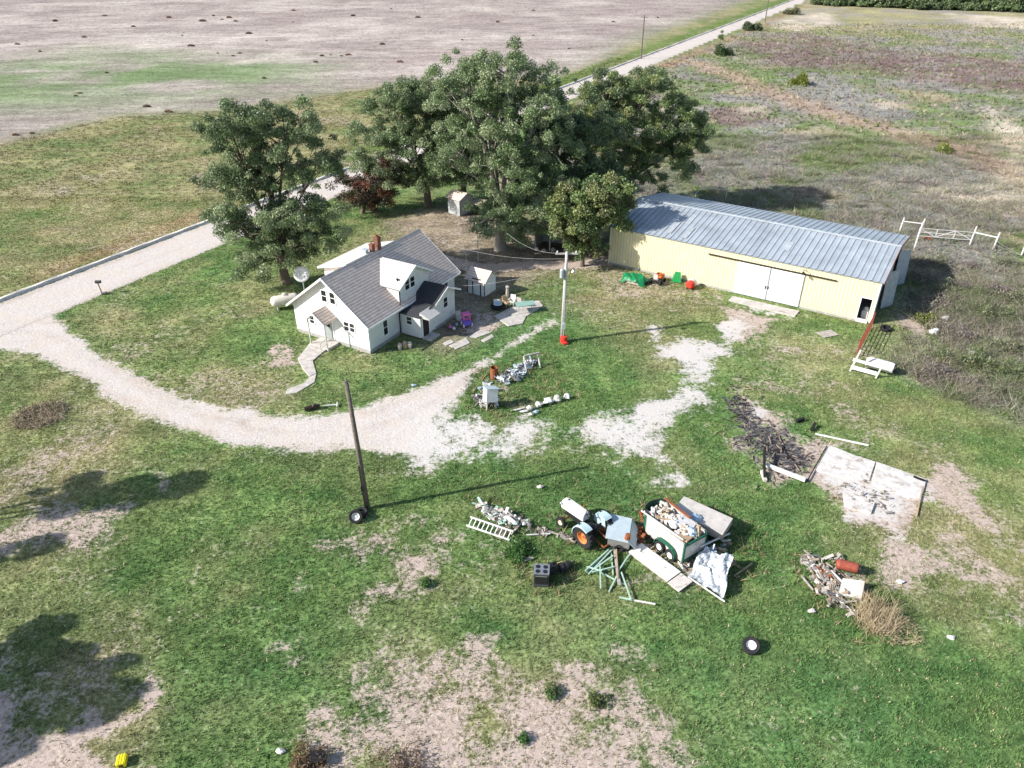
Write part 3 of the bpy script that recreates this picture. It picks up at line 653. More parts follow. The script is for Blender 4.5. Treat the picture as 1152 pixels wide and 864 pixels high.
# right-hand end: open bays between hanging sheets
en = MB()
for y0, y1, z0, z1 in ((-.04,-1.5,0,3.75),(-4.6,-7.2,.15,3.75),(-10.6,-13.0,0,3.75)): en.box(0,.04,y1,y0,z0,z1)
en.prism([(0,-.04,3.6),(0,-BW,3.6),(0,-BW,3.82),(0,-BW/2,4.87),(0,-.04,3.82)], (.035,0,0))
en.build('end_wall', M['ribpanel'], barn)
MB().obox((-.45,-4.0,1.85),(.04,1.6,3.3),(0,R(4),R(-28))).build('hanging_sheet', M['galv_pale'], barn)
MB().obox((-.5,-9.9,1.8),(.04,1.6,3.3),(0,R(4),R(-30))).build('hanging_sheet', M['galv_pale'], barn)
for y in (-1.5,-4.55,-7.25,-10.55): MB().box(.06,.22,y-.08,y+.08,0,3.7).build('post', M['polewood'], barn)
for x in (4,8,12,16,20): MB().box(x,x+.14,-BW/2-.07,-BW/2+.07,0,4.8).build('post', M['polewood'], barn)
MB().box(.05,BL-.05,-BW+.05,-.05,-.02,.03).build('floor', M['soil_in'], barn)
MB().box(1.2,6.05,-.1,.03,-.1,.15).build('foundation', M['found'], barn); MB().box(12.0,BL,-.1,.03,-.1,.15).build('foundation', M['found'], barn)
bt = MB(); bt.box(-.03,BL,.0,.04,3.74,3.82); bt.box(-.04,.06,-.02,.045,.15,3.8); bt.box(BL-.05,BL+.03,-.05,.045,0,3.8); bt.build('trim', M['barnwhite'], barn)
rf = MB()
s_ = (BR-BE)/(BW/2+.12)
ribbed_sheet(rf, -.2, BL+.2, lambda x, t: (x, .14-(BW/2+.14)*t, BE+(BR-BE)*t), .56, .14, .055, (0,0,1))
ribbed_sheet(rf, -.2, BL+.2, lambda x, t: (x, -BW-.14+(BW/2+.14)*t, BE+(BR-BE)*t), .56, .14, .055, (0,0,1))
rf.prism([(-.2,.12,BE-.04),(-.2,-BW/2,BR-.04),(-.2,-BW/2,BR-.06),(-.2,.12,BE-.06)], (BL+.4,0,0)); rf.prism([(-.2,-BW-.12,BE-.04),(-.2,-BW/2,BR-.04),(-.2,-BW/2,BR-.06),(-.2,-BW-.12,BE-.06)], (BL+.4,0,0))
ro = rf.build('roof', M['galv'], barn)
MB().prism([(-.22,-BW/2-.26,BR+.0),(-.22,-BW/2,BR+.09),(-.22,-BW/2+.26,BR+.0)], (BL+.44,0,0)).build('ridge_cap', M['galv_pale'], ro)
rk = MB(); rk.prism([(-.24,.16,BE-.12),(-.24,.16,BE+.07),(-.24,-BW/2,BR+.07),(-.24,-BW/2,BR-.12)], (.035,0,0)); rk.prism([(-.24,-BW-.16,BE-.12),(-.24,-BW/2+.002,BR-.12),(-.24,-BW/2+.002,BR+.07),(-.24,-BW-.16,BE+.07)], (.035,0,0)); rk.build('rake_trim', M['rust'], ro)
for x, a, b_ in ((19.0,.15,.5),(17.3,.1,.42),(18.1,.5,.8),(8.2,.3,.55)):
    y0, y1 = .14-(BW/2+.14)*a, .14-(BW/2+.14)*b_
    MB().prism([(x,y0,BE+(BR-BE)*a+.058),(x+.5,y0,BE+(BR-BE)*a+.058),(x+.5,y1,BE+(BR-BE)*b_+.058),(x,y1,BE+(BR-BE)*b_+.058)], (0,0,.006)).build('patch_panel', M['galv_pale'], ro)
for x0, x1, yo in ((6.06,9.1,.08),(9.0,12.0,.13)):
    d = MB(); ribbed_sheet(d, x0, x1, lambda x, t: (x, yo, .08 + t*3.02), .5, .05, .018)
    d.box(x0,x1,yo-.035,yo-.004,.08,3.1)
    do = d.build('sliding_door', M['barnwhite'], barn)
    e = MB(); e.box(x0-.02,x0+.05,yo+.004,yo+.03,.06,3.12); e.box(x1-.05,x1+.02,yo+.004,yo+.03,.06,3.12); e.box(x0,x1,yo+.004,yo+.03,.05,.11); e.build('door_frame', M['galv_pale'], do)
    MB().box(x0+.12 if x0 > 8 else x1-.2, x0+.2 if x0 > 8 else x1-.12, yo+.03, yo+.08, 1.1,1.4).build('handle', M['black'], do)
tk = MB(); tk.box(3.4,14.8,.05,.17,3.16,3.25); tk.build('door_track', M['black'], barn)
lm = MB(); lm.tube([(6.1,.05,3.55),(6.1,.5,3.75),(6.1,.7,3.62)], .03, 6); lm.lathe([(.05,3.62),(.17,3.5),(.17,3.46),(.1,3.46)], 10, 'z', (6.1,.72,0)); lm.build('lamp', M['black'], barn)
df = MB(); df.box(.26,.32,.0,.05,.3,2.25); df.box(1.16,1.22,.0,.05,.3,2.25); df.box(.26,1.22,.0,.05,2.2,2.27); df.box(.28,1.2,-.06,.08,.0,.3); df.build('doorway', M['barnwhite'], barn)
b2 = MB(); b2.box(.45,.95,-1.2,-.7,.03,.75); b2.rock((.7,-.95,.9),(.4,.35,.35),5); tag(b2.build('sack', M['white']), 'pale bundle standing inside the dark barn doorway', 'sack')
bpy.data.objects['sack'].matrix_world = barn.matrix_basis
MB().prism([P(824,334,-.05),P(899,351,-.05),P(894,357,-.05),P(819,339,-.05)], (0,0,.11)).build('apron', M['conc'])
kind(bpy.data.objects['apron'], 'structure', 'concrete apron before the white sliding doors of the barn')

# ------------------------------------------------------------------ trees
def leaves(pos, nrm, ln, wd, tint, r):
    n = len(pos)
    a = r.normal(size=(n, 3)) + nrm*.9 + np.array([0, 0, -.35]); a /= np.linalg.norm(a, axis=1)[:, None]
    b = np.cross(a, r.normal(size=(n, 3))); b /= np.linalg.norm(b, axis=1)[:, None] + 1e-9
    ln = (ln*r.uniform(.6, 1.35, n))[:, None]; wd = (wd*r.uniform(.6, 1.3, n))[:, None]
    v = np.stack([pos - a*ln*.5, pos + b*wd*.5, pos + a*ln*.5, pos - b*wd*.5], 1).reshape(-1, 3)
    return v, np.arange(4*n).reshape(-1, 4), np.repeat(tint, 4, 0)
def tree(name, label, cat, base, Ht, lobes, ncl, nleaf, seed, tints, tr=.35, lean=(0,0), ln=.225, wd=.10, crad=(.32,.92), group=None, bark='bark', shell=.55):
    r = np.random.default_rng(seed); rr = random.Random(seed)
    root = thing(name, label, cat, base, 0, group)
    lob = np.array([[l[0], l[1], l[2]] for l in lobes], float); rad = np.array([l[3] for l in lobes], float); rz = np.array([l[4] for l in lobes], float)
    wgt = rad**2*rz; wgt /= wgt.sum()
    ncl = int(ncl*1.5); k = r.choice(len(lobes), ncl, p=wgt)
    d = r.normal(size=(ncl, 3)); d /= np.linalg.norm(d, axis=1)[:, None]; d[:, 2] = np.where(d[:, 2] < -.5, -d[:, 2]*.4, d[:, 2])
    q = shell + (1-shell)*r.random(ncl)**.6; q = np.where(r.random(ncl) < .30, q*r.uniform(1.05, 1.40, ncl), q)
    C = lob[k] + d*q[:, None]*np.stack([rad[k], rad[k], rz[k]], 1)
    C[:, 2] = np.maximum(C[:, 2], .5)
    cr = r.uniform(*crad, ncl)
    cn = np.maximum((nleaf*2.3*(cr/cr.mean())**2/ncl).astype(int), 8)
    ci = np.repeat(np.arange(ncl), cn)
    off = r.normal(size=(len(ci), 3)); off /= np.linalg.norm(off, axis=1)[:, None]; off *= (r.random(len(ci))**.45)[:, None]
    pos = C[ci] + off*cr[ci][:, None]*np.array([1, 1, .72]); pos[:, 2] -= (np.hypot(off[:, 0], off[:, 1])**2)*cr[ci]*.35
    pos[:, 2] = np.maximum(pos[:, 2], .15)
    tn = np.array(tints); ti = r.integers(0, len(tn), ncl)
    tint = tn[ti][ci]*r.uniform(.7, 1.35, len(ci))[:, None]*r.uniform(.85, 1.15, ncl)[ci][:, None]
    v, f, c = leaves(pos, off, ln, wd, tint, r)
    npmesh('crown', v, f, M['leaf'], root, cols=c)
    # trunk and limbs
    t = MB(); top = Vector((lean[0], lean[1], Ht*.45)); zf = Ht*.16
    fork = Vector((lean[0]*.3, lean[1]*.3, zf))
    t.tube([(0,0,-.2),(0,0,.15),tuple(fork*.5),tuple(fork)], [tr*1.5,tr*1.1,tr*.95,tr*.9], 9)
    for li, l in enumerate(lobes):
        tip = Vector((l[0], l[1], l[2])); tip2 = Vector((l[0], l[1], l[2] + l[4]*.45))
        mid = fork.lerp(tip, .5) + Vector((rr.uniform(-.5,.5), rr.uniform(-.5,.5), rr.uniform(.2,1.)))
        r0 = tr*rr.uniform(.32, .5)
        t.tube([fork - Vector((0,0,.2)), fork.lerp(mid, .5) + Vector((0,0,.2)), mid, tip, tip2], [r0, r0*.85, r0*.65, r0*.4, r0*.15], 7)
        ks = [i for i in range(ncl) if k[i] == li]; rr.shuffle(ks)
        for i in ks[:14]:
            c_ = Vector(C[i]); s0 = mid.lerp(tip, rr.uniform(.1, 1.))
            m2 = s0.lerp(c_, .5) + Vector((rr.uniform(-.3,.3), rr.uniform(-.3,.3), rr.uniform(.0,.5)))
            t.tube([s0, m2, c_], [r0*.32, r0*.2, .02], 5)
    t.build('trunk', M[bark], root, smooth=True)
    return root
GREY = [(.160,.225,.100),(.205,.265,.132),(.115,.170,.066),(.29,.345,.19)]
DARK = [(.085,.128,.058),(.115,.160,.075),(.150,.195,.100)]
OLIV = [(.150,.212,.074),(.190,.245,.090),(.120,.175,.068),(.245,.275,.11),(.165,.175,.08)]
def at(px, py, z=0): return tuple(P(px, py, z))
tree('broadleaf_tree', 'tall loose grey green tree standing alone left of the white house', 'tree', at(322,318), 17.3,
     [(-2.4,0,13.6,3.2,2.6),(1.8,1,13.4,3.4,2.6),(-.4,-.5,15.0,2.6,1.8),(4.2,.3,10.6,2.8,2.2),(-2.6,.4,9.4,3.3,2.5),(.2,.6,10.4,3.2,2.2),(-4.2,-.4,6.4,2.5,2.2),(2.0,-.6,6.6,3.6,2.5),(-2.6,-1.2,2.2,2.2,1.6),(3.6,.2,4.0,2.8,2.2),(.5,-.8,3.8,2.8,2.2),(-2.6,-1.2,5.2,2.8,2.2),(.6,-1.4,2.6,2.0,1.6)], 300, 42000, 3, GREY + DARK[:2], .42, (-.4,0), shell=.42)
tree('broadleaf_tree', 'biggest tree of the grove, tall feathery grey green crown', 'tree', at(563,280), 20.5,
     [(-3.4,1,15.6,3.4,3.2),(.8,1,17.2,3.2,3.0),(4.0,.8,14.6,3.2,2.8),(-1.2,0,12.0,4.0,3.0),(4.8,.5,10.6,3.6,2.8),(1.2,-1.6,8.6,3.8,3.0),(-4.2,.2,9.2,3.4,2.6),(-.6,-2.6,4.6,2.6,3.0),(2.4,-2.2,4.6,2.8,2.8),(4.4,-1,6.6,3.0,2.6),(-.2,2.6,14,3.4,3.2),(1.,-2.4,2.4,2.4,1.8),(-1.6,-1.8,2.6,2.4,1.6),(3.2,-1.6,2.6,2.2,1.5)], 400, 52000, 5, GREY, .6, (.4,.4), shell=.42, bark='bark_pale')
tree('broadleaf_tree', 'wide grey green tree at the left end of the grove over the pale hut', 'tree', at(482,232), 16.2,
     [(-3.0,0,11.8,3.6,2.8),(1.4,1,12.6,3.6,2.8),(-5.8,-.4,8.4,3.2,2.4),(3.6,0,9.2,3.8,2.8),(-1.0,-1,8.0,3.8,2.6),(-5.0,-1,4.8,2.8,2.2),(2.2,-1.2,6.0,3.0,2.2),(-7.0,-.4,5.4,2.2,1.8),(-2.4,-1.0,4.4,2.6,1.8),(0,-1.4,3.4,2.6,1.8),(-4.4,-1.2,2.8,2.4,1.4)], 300, 42000, 7, GREY + DARK[1:], .45, (-.3,0), shell=.42)
tree('broadleaf_tree', 'round dense olive green tree beside the far left corner of the barn', 'tree', at(692,240), 17.6,
     [(-2.0,1,13.2,3.6,2.6),(2.2,1,13.4,3.8,2.8),(5.6,.4,10.6,3.8,3.0),(-4.6,.4,10.8,3.4,2.6),(.6,-.6,10.0,4.4,2.8),(4.2,-.6,6.8,4.0,2.8),(-2.2,-1,6.6,3.6,2.8),(7.6,.4,8.0,2.8,2.6),(3.0,-.8,4.2,3.0,2.0)], 360, 56000, 9, OLIV[:4] + DARK[1:], .5, (.3,0), shell=.45)
tree('broadleaf_tree', 'grey green tree filling the gap between the left and the biggest tree of the grove', 'tree', at(522,226), 15.0,
     [(-1.6,0,10.4,3.4,2.8),(2.0,.4,11.0,3.4,2.8),(.2,-1,7.2,3.8,2.8),(-3.2,-.6,5.4,2.8,2.4),(3.0,-1,5.6,3.0,2.4),(0,-1.4,3.2,3.4,1.8)], 200, 28000, 53, GREY + DARK[:1], .38, shell=.42)
tree('broadleaf_tree', 'dark dense tree in the middle of the grove behind the open shed', 'tree', at(640,266), 13.5,
     [(-1.8,0,10.6,3.6,2.8),(2.0,.6,11.2,3.4,2.6),(.2,-1.,7.0,3.8,2.8),(-3.4,-.6,6.2,3.0,2.4),(3.2,-1,6.4,3.0,2.4),(0,-1,4.0,3.0,2.0)], 210, 32000, 13, DARK + GREY[:1], .4, shell=.42)
tree('broadleaf_tree', 'small yellowish green tree in front of the grove by the barn wall', 'tree', at(655,299), 9.0,
     [(-1.2,0,6.4,2.2,1.8),(1.3,.2,7.0,2.3,1.8),(2.6,.2,7.2,1.7,1.4),(-.8,-.4,4.2,2.1,1.7),(2.4,.4,5.0,2.0,1.6),(-1.9,.3,3.4,1.8,1.5),(.4,-.5,2.3,1.6,1.5),(3.6,.8,6.2,1.6,1.3)], 160, 22000, 17, OLIV, .22, ln=.28, wd=.15, crad=(.5,.9), shell=.4)
tree('broadleaf_tree', 'sparse thin topped tree at the back of the grove near the road', 'tree', at(700,160), 10.5,
     [(-.8,0,7.4,2.4,2.4),(1.6,.3,6.6,2.4,2.0),(0,0,4.2,2.6,1.8)], 80, 10000, 19, GREY + OLIV[:2], .24, shell=.4)
tree('broken_tree', 'broken leaning tree with rusty brown dead foliage left of the grove', 'tree', at(408,240), 5.6,
     [(-1.8,.2,3.8,1.6,1.2),(.6,.4,3.4,1.9,1.3),(-.2,-.3,1.7,2.2,1.5),(2.6,0,2.4,1.8,1.4),(3.8,.3,4.4,1.8,1.5),(1.6,0,1.2,2.4,1.0)], 100, 9000, 23, [(.14,.055,.032),(.06,.05,.03),(.05,.07,.03),(.20,.08,.05),(.035,.03,.022)], .25, (1.0,.3), crad=(.5,.9), shell=.4)
# two trees stand just outside the left edge; their shadows fall into the yard
tree('broadleaf_tree', 'sparse tree beyond the left edge of the yard throwing a branching shadow', 'tree', (-43.6,27.4,0), 14,
     [(-1,1.6,11.4,1.7,1.3),(1,1.0,12.8,1.6,1.2),(.4,-2.8,10.8,1.5,1.1),(-1.5,-1.6,8.6,1.2,1.0),(2.2,1.6,13.6,1.2,.9)], 34, 2600, 29, GREY, .35, shell=.5, ln=.4, wd=.2, crad=(.35,.8))
tree('broadleaf_tree', 'full tree beyond the lower left edge of the yard throwing a solid shadow', 'tree', (-37.6,16.0,0), 12.5,
     [(-1.2,.5,9.6,2.5,1.9),(1.2,0,10.0,2.3,1.8),(0,-.8,7.6,2.6,1.9),(-1.6,0,6.4,2.2,1.6)], 130, 16000, 31, GREY, .35, shell=.2, ln=.55, wd=.34)
# the belt of trees along the far edge of the weedy field
proto = []
for sd_ in (41, 43, 47):
    proto.append(tree('broadleaf_tree', 'dark tree in the distant belt along the top of the weedy field', 'tree', (0,0,0), 11,
        [(-1.8,0,6.2,3.2,3.0),(1.8,.6,7.2,3.2,3.0),(0,-.6,3.2,3.8,2.4),(.2,.4,8.6,2.6,2.0),(-2.2,-1,1.6,3.6,1.6),(2.4,-1,1.6,3.6,1.6)], 80, 6500, sd_, DARK + GREY[:1], .3, ln=.7, wd=.42, crad=(.9,1.6), group='distant belt of trees', shell=.5))
k = 0; belt = [(925 + i*13.2, 5.5 + i*.42) for i in range(24)]
for i, (px, py) in enumerate(belt):
    o = proto[i] if i < 3 else copy_tree(proto[i % 3])
    p = P(px + rng.uniform(-5,5), py + rng.uniform(-1.2,.6)); o.location = p; o.rotation_euler = (0,0,rng.uniform(0,6.28)); sc = rng.uniform(.95,1.4); o.scale = (sc*1.15,sc*1.15,sc*1.1)

# shrubs of the roadside and the weedy field
def shrub(label, px, py, r_, h, tints, seed, n=900, group=None, ln=.2, wd=.1):
    r = np.random.default_rng(seed); root = thing('shrub', label, 'shrub', at(px, py), 0, group)
    d = r.normal(size=(n, 3)); d /= np.linalg.norm(d, axis=1)[:, None]; d[:, 2] = abs(d[:, 2])
    pos = d*(r.random(n)**.4)[:, None]*np.array([r_, r_, h])*(1 + .3*np.sin(d[:, :1]*5 + seed))
    tn = np.array(tints); t_ = tn[r.integers(0, len(tn), n)]*r.uniform(.7,1.3,n)[:, None]
    v, f, c = leaves(pos, d, ln, wd, t_, r); npmesh('foliage', v, f, M['leaf'], root, cols=c)
    m = MB()
    for j in range(5):
        a = j*1.3; m.tube([(0,0,-.05),(r_*.3*math.cos(a),r_*.3*math.sin(a),h*.45),(r_*.55*math.cos(a),r_*.55*math.sin(a),h*.8)], [.035,.025,.01], 5)
    m.build('stem', M['bark'], root)
    return root
YG = [(.16,.19,.03),(.20,.22,.04),(.11,.15,.03)]
shrub('round yellow green bush alone in the field beyond the barn', 900, 95, 2.4, 2.0, YG, 1, 2200, ln=.4, wd=.25)
shrub('small yellow green bush lower down beside the tan ditch', 1062, 171, 1.5, 1.1, YG, 2, 900, ln=.3, wd=.2)
shrub('bushy green shrub at the roadside with a spindly upright top', 812, 62, 2.6, 2.4, [(.06,.10,.035),(.09,.12,.05)], 3, 2000, ln=.5, wd=.3)
tree('sapling', 'spindly sapling beside the roadside shrub', 'tree', at(809,58), 6.0, [(0,0,3.6,.9,1.2),(.3,.2,5.0,.6,.8)], 16, 900, 71, GREY, .07, crad=(.3,.6), shell=.3)
shrub('dark green shrub farther along the road near the second road pole', 845, 34, 3.2, 2.4, [(.06,.085,.035),(.08,.10,.05)], 4, 1800, ln=.6, wd=.35)
shrub('low grey green shrub beside the far end of the road', 892, 16, 3.4, 2.2, [(.09,.10,.05),(.12,.12,.06)], 6, 1500, ln=.6, wd=.35)
shrub('rounded green weed growing next to the barn shadow', 1041, 362, .8, .75, YG[1:], 5, 700)
shrub('bright green weed clump left of the junk trailer between the poles and ladder', 583, 622, 1.0, .42, [(.05,.13,.03),(.08,.17,.04)], 8, 1300, ln=.16, wd=.08)
shrub('small dark green weed tuft on the bare patch left of the black stove', 480, 658, .35, .35, [(.04,.12,.025),(.07,.15,.03)], 9, 350, ln=.14, wd=.06)
shrub('rusty dead weed clump at the bottom edge of the yard', 345, 858, .8, .55, [(.32,.22,.10),(.22,.14,.09),(.15,.10,.07)], 10, 900, ln=.2, wd=.05)
shrub('dead brown weed heap at the lower edge right of the rusty clump', 452, 868, 1.2, .5, [(.24,.17,.10),(.16,.11,.08)], 12, 900, ln=.2, wd=.05)
shrub('fresh green tuft in the middle of the bare patch at the bottom', 589, 832, .3, .3, [(.06,.15,.03)], 14, 250, ln=.16, wd=.05)
shrub('larger green tuft on the upper part of the bottom bare patch', 622, 780, .45, .32, [(.06,.13,.03),(.09,.14,.04)], 15, 380, ln=.16, wd=.05)
shrub('yellowish leafy weed right of the larger green tuft', 671, 790, .45, .35, [(.13,.16,.04),(.09,.14,.04)], 16, 380, ln=.16, wd=.06)
# dry brush heap on the left lawn
def brush(label, px, py, r_, h, n, cols, seed, name='dead_brush', upright=.4, cat='dead brush', thick=.012):
    r = random.Random(seed); m = MB()
    for i in range(n):
        a, q = r.uniform(0, 6.28), r.random()**.5*r_; x, y = math.cos(a)*q, math.sin(a)*q
        b = r.uniform(0, 6.28); L_ = r.uniform(.4, 1.)*h*1.4; up = r.uniform(0, 1)**(1/ max(upright,.05))*1.0
        dx, dy = math.cos(b)*(1-up)*L_, math.sin(b)*(1-up)*L_
        z0 = r.uniform(0, .12*h)
        m.tube([(x,y,z0),(x+dx*.5,y+dy*.5,z0+.1+up*L_*.55),(x+dx,y+dy,z0+.06+up*L_)], [thick, thick*.8, thick*.3], 3, False)
    o = m.build(name, M[cols]); o.location = at(px, py); return tag(o, label, cat)
M['reed'] = mat('dry_reed', (.50,.40,.26), .9, .6, 3, wear=(.26,.2,.14), wscale=2.5, wamt=.48)
M['twig'] = mat('grey_brown_twigs', (.30,.23,.17), .9, .45, 2)
M['darktwig'] = mat('dark_brown_twigs', (.10,.075,.06), .9, .45, 2)
brush('heap of dead grey brush on the left lawn below the driveway', 45, 468, 1.7, .55, 700, 'twig', 3, upright=.25, thick=.016)
brush('clump of tall dry tan reeds beside the red cylinder scrap', 985, 698, 1.05, 1.0, 520, 'reed', 5, 'dry_reeds', 1.3, 'reeds', .010)
brush('flattened dry reeds lying right of the standing clump', 1008, 708, 1.0, .35, 260, 'reed', 6, 'dry_reeds', .2, 'reeds', .010)

# ------------------------------------------------------------------ grass, straw and weeds
def in_view(x, y, m=2.):
    d = math.cos(PITCH)*y + math.sin(PITCH)*CAM_H
    return np.abs(x) < d*576/FPX + m
def outside_buildings(x, y):
    a = x-HX; b = y-HY; c, s = math.cos(HA), math.sin(HA); lx, ly = a*c+b*s, -a*s+b*c
    k = ((lx > -.1) & (lx < 12.1) & (ly > -.1) & (ly < W+.1)) | ((lx > 3.7) & (lx < 9.1) & (ly > -2.2) & (ly < .1)) | ((lx > -1.8) & (lx < 0) & (ly > 3) & (ly < 5.3))
    a = x-BX; b = y-BY; c, s = math.cos(BA), math.sin(BA); lx, ly = a*c+b*s, -a*s+b*c
    k |= (lx > -.1) & (lx < BL+.1) & (ly > -BW-.1) & (ly < .2)
    return ~k
HARD = [plan(q) for q in ([(366,378),(378,384),(366,394),(352,406),(356,420),(354,430),(334,442),(321,444),(323,438),(342,425),(335,403),(349,386)], [(556,356),(580,343),(606,338),(611,344),(592,356),(588,364),(572,367)],
        [(931,502),(1042,540),(1030,580),(1004,597),(966,584),(908,556)], [(505,389),(541,371),(556,375),(545,385),(513,393)], [(824,339),(899,356),(896,361),(820,344)])]
def blades(name, n, y0, y1, xm, hgt, wid, nb, label, keep, tintf, seed, spread=.5):
    r = np.random.default_rng(seed)
    y = r.uniform(y0, y1, n*3); x = r.uniform(-xm, xm, n*3)
    ok = in_view(x, y) & outside_buildings(x, y)
    x, y = x[ok][:n*2], y[ok][:n*2]
    cv_ = cover(x, y)
    ok = keep(cv_, x, y, r)
    for h_ in HARD: ok &= sdf(x, y, h_) < 0
    x, y = x[ok][:n], y[ok][:n]; cv_ = {k_: v_[ok][:n] for k_, v_ in cv_.items()}; n = len(x)
    z = -.06 + .05*fbm(x, y, 2.5, 71)
    hh = hgt(cv_, x, y, r)
    X = np.repeat(x, nb) + r.normal(size=n*nb)*.06*spread*2; Y = np.repeat(y, nb) + r.normal(size=n*nb)*.06*spread*2; Z = np.repeat(z, nb)
    H_ = np.repeat(hh, nb)*r.uniform(.5, 1.2, n*nb); W_ = wid*r.uniform(.6, 1.4, n*nb)
    a = r.uniform(0, 6.283, n*nb); l = r.uniform(0, 6.283, n*nb); q = r.uniform(.1, 1.1, n*nb)*H_*spread*1.6
    p = np.stack([X, Y, Z], 1); bd = np.stack([np.cos(a), np.sin(a), 0*a], 1)*W_[:, None]
    tip = p + np.stack([np.cos(l)*q, np.sin(l)*q, H_], 1)
    v = np.stack([p - bd, p + bd, tip], 1).reshape(-1, 3)
    t_ = tintf(cv_, x, y, r); t_ = np.repeat(t_, nb, 0)*r.uniform(.7, 1.3, n*nb)[:, None]
    o = npmesh(name, v, np.arange(3*n*nb).reshape(-1, 3), M['grass'], cols=np.repeat(t_, 3, 0), tri=True)
    return kind(o, 'stuff', label)
def lawn_keep(c, x, y, r): return (c['gravel'] < .40 + .25*r.normal(size=len(x))*(c['chalk'] + .3)) & (c['dirt'] + (r.random(len(x))-.5)*1.0 < .58) & (c['field'] < .3) & (c['ash'] < .3) & (c['litter'] < .5) & (c['weed'] < .5)
def lawn_tint(c, x, y, r):
    t_ = c['col'].copy(); k_ = r.random(len(x)) < .06; t_[k_] = np.array([.38,.32,.20]); k_ = r.random(len(x)) < .1; t_[k_] *= .55; return t_*1.3
blades('grass', 62000, 14, 46, 38, lambda c,x,y,r: .07 + .05*(1-c['dry'])*r.uniform(.5,1.5,len(x)), .022, 4, 'short green and straw coloured lawn grass in the near yard', lawn_keep, lawn_tint, 101)
blades('grass', 46000, 46, 92, 70, lambda c,x,y,r: .08 + .06*r.random(len(x)), .035, 4, 'short olive green grass round the house and along the road', lawn_keep, lawn_tint, 103)
blades('straw', 16000, 14, 50, 38, lambda c,x,y,r: .03 + .04*r.random(len(x)), .02, 3, 'pale dead straw lying on the bare patches',
       lambda c,x,y,r: (c['dirt'] > .5) & (c['gravel'] < .4) & (c['weed'] < .5), lambda c,x,y,r: np.array([.52,.42,.32])*r.uniform(.55,1.3,len(x))[:, None], 105, 2.0)
def weed_tint(c, x, y, r):
    t_ = c['col']*.95; k_ = r.random(len(x)); t_[k_ < .1] = np.array([.40,.34,.25]); t_[(k_ > .2) & (k_ < .32)] = np.array([.13,.19,.06]); t_[(k_ > .92)] = np.array([.17,.14,.12]); return t_*1.15
blades('weeds', 46000, 40, 125, 105, lambda c,x,y,r: .16 + (.25+.6*r.random(len(x)))*np.clip(vnoise(x,y,1.7,81)*2.4-.9,0.1,1), .032, 10, 'thick tangle of grey, tan and green weeds right of the yard and behind the barn',
       lambda c,x,y,r: (c['weed'] > .55) & (c['dirt'] < .62), weed_tint, 107, 1.5)
blades('weeds', 16000, 125, 300, 220, lambda c,x,y,r: .3 + .4*r.random(len(x)), .09, 7, 'rough dry weeds of the far right field',
       lambda c,x,y,r: (c['weed'] > .55), weed_tint, 109, .8)
blades('stubble', 42000, 88, 420, 330, lambda c,x,y,r: .08 + .14*r.random(len(x))*np.clip((y-60)/200,.4,1.4), .06, 4, 'crop stubble lying in the harvested field beyond the road',
       lambda c,x,y,r: (c['field'] > .6), lambda c,x,y,r: c['col']*np.where(r.random(len(x)) < .4, .7, 1.15)[:, None], 111, 2.5)

# ------------------------------------------------------------------ poles and wires
def ang(a, b): v = b - a; return math.atan2(v.y, v.x)
pA = P(414,572)
t = thing('utility_pole', 'bare dark wooden pole without wires standing by the two old tyres', 'pole', pA)
MB().tube([(0,0,-.4),(-.12,.05,4.2),(-.28,.08,8.6)], [.15,.135,.11], 12).build('pole', M['polewood'], t, smooth=True)
m = MB(); m.lathe([(.115,8.56),(.115,8.62),(.0,8.66)], 10, 'z', (-.28,.08,0)); m.build('cap', M['polewood'], t)
m = MB(); m.tube([(-.13,-.13,.0),(-.2,-.1,3.2)], .025, 6); m.box(-.22,-.1,-.18,-.1,1.4,1.75); m.build('conduit', M['black'], t)
pB = P(632,384)
t = thing('utility_pole', 'pale grey wooden power pole carrying wires in the lawn behind the house', 'pole', pB)
MB().tube([(0,0,-.4),(.06,0,4),(.12,0,7.75)], [.15,.135,.11], 12).build('pole', M['polegrey'], t, smooth=True)
m = MB(); m.beam((-.75,.1,7.55),(1.0,.1,7.55),.1,.12); m.build('crossarm', M['polegrey'], t)
for x in (-.6, .85): MB().lathe([(.03,7.6),(.06,7.66),(.06,7.74),(.03,7.78)], 8, 'z', (x,.1,0)).build('insulator', M['white'], t)
m = MB(); m.tube([(.1,-.14,6.9),(.1,-.14,.2)], .03, 6); m.box(-.05,.22,-.24,-.12,1.2,1.75); m.build('conduit', M['galv_pale'], t)
m = MB(); m.lathe([(.0,5.65),(.17,5.68),(.18,6.3),(.1,6.4),(.0,6.42)], 12, 'z', (-.2,-.12,0)); m.build('transformer', M['galv_pale'], t)
m = MB(); m.tube([(.1,-.1,6.3),(.45,-.35,6.55),(.6,-.45,6.45)], .03, 6); m.lathe([(.05,6.45),(.16,6.3),(.13,6.22),(.0,6.2)], 10, 'z', (.62,-.46,0)); m.build('yard_lamp', M['chrome'], t)
m = MB(); m.lathe([(.0,.0),(.28,.02),(.30,.35),(.27,.55),(.0,.6)], 14, 'z'); m.rock((.1,-.35,.12),(.55,.35,.25),4)
o = m.build('bucket', M['redp'], smooth=False); o.location = P(634,385); tag(o, 'bright red drum at the foot of the grey power pole', 'drum')
for px, py, hh, lab in ((721,66,10.5,'power pole beside the road directly above the grove'),(860.5,25,11,'distant thin power pole farther up the road')):
    t = thing('utility_pole', lab, 'pole', P(px,py), 0)
    MB().tube([(0,0,-.4),(0,0,hh)], [.2,.14], 8).build('pole', M['polewood'], t)
    m = MB(); m.beam((-.9,.15,hh-.6),(.9,-.15,hh-.6),.12); m.build('crossarm', M['polewood'], t)
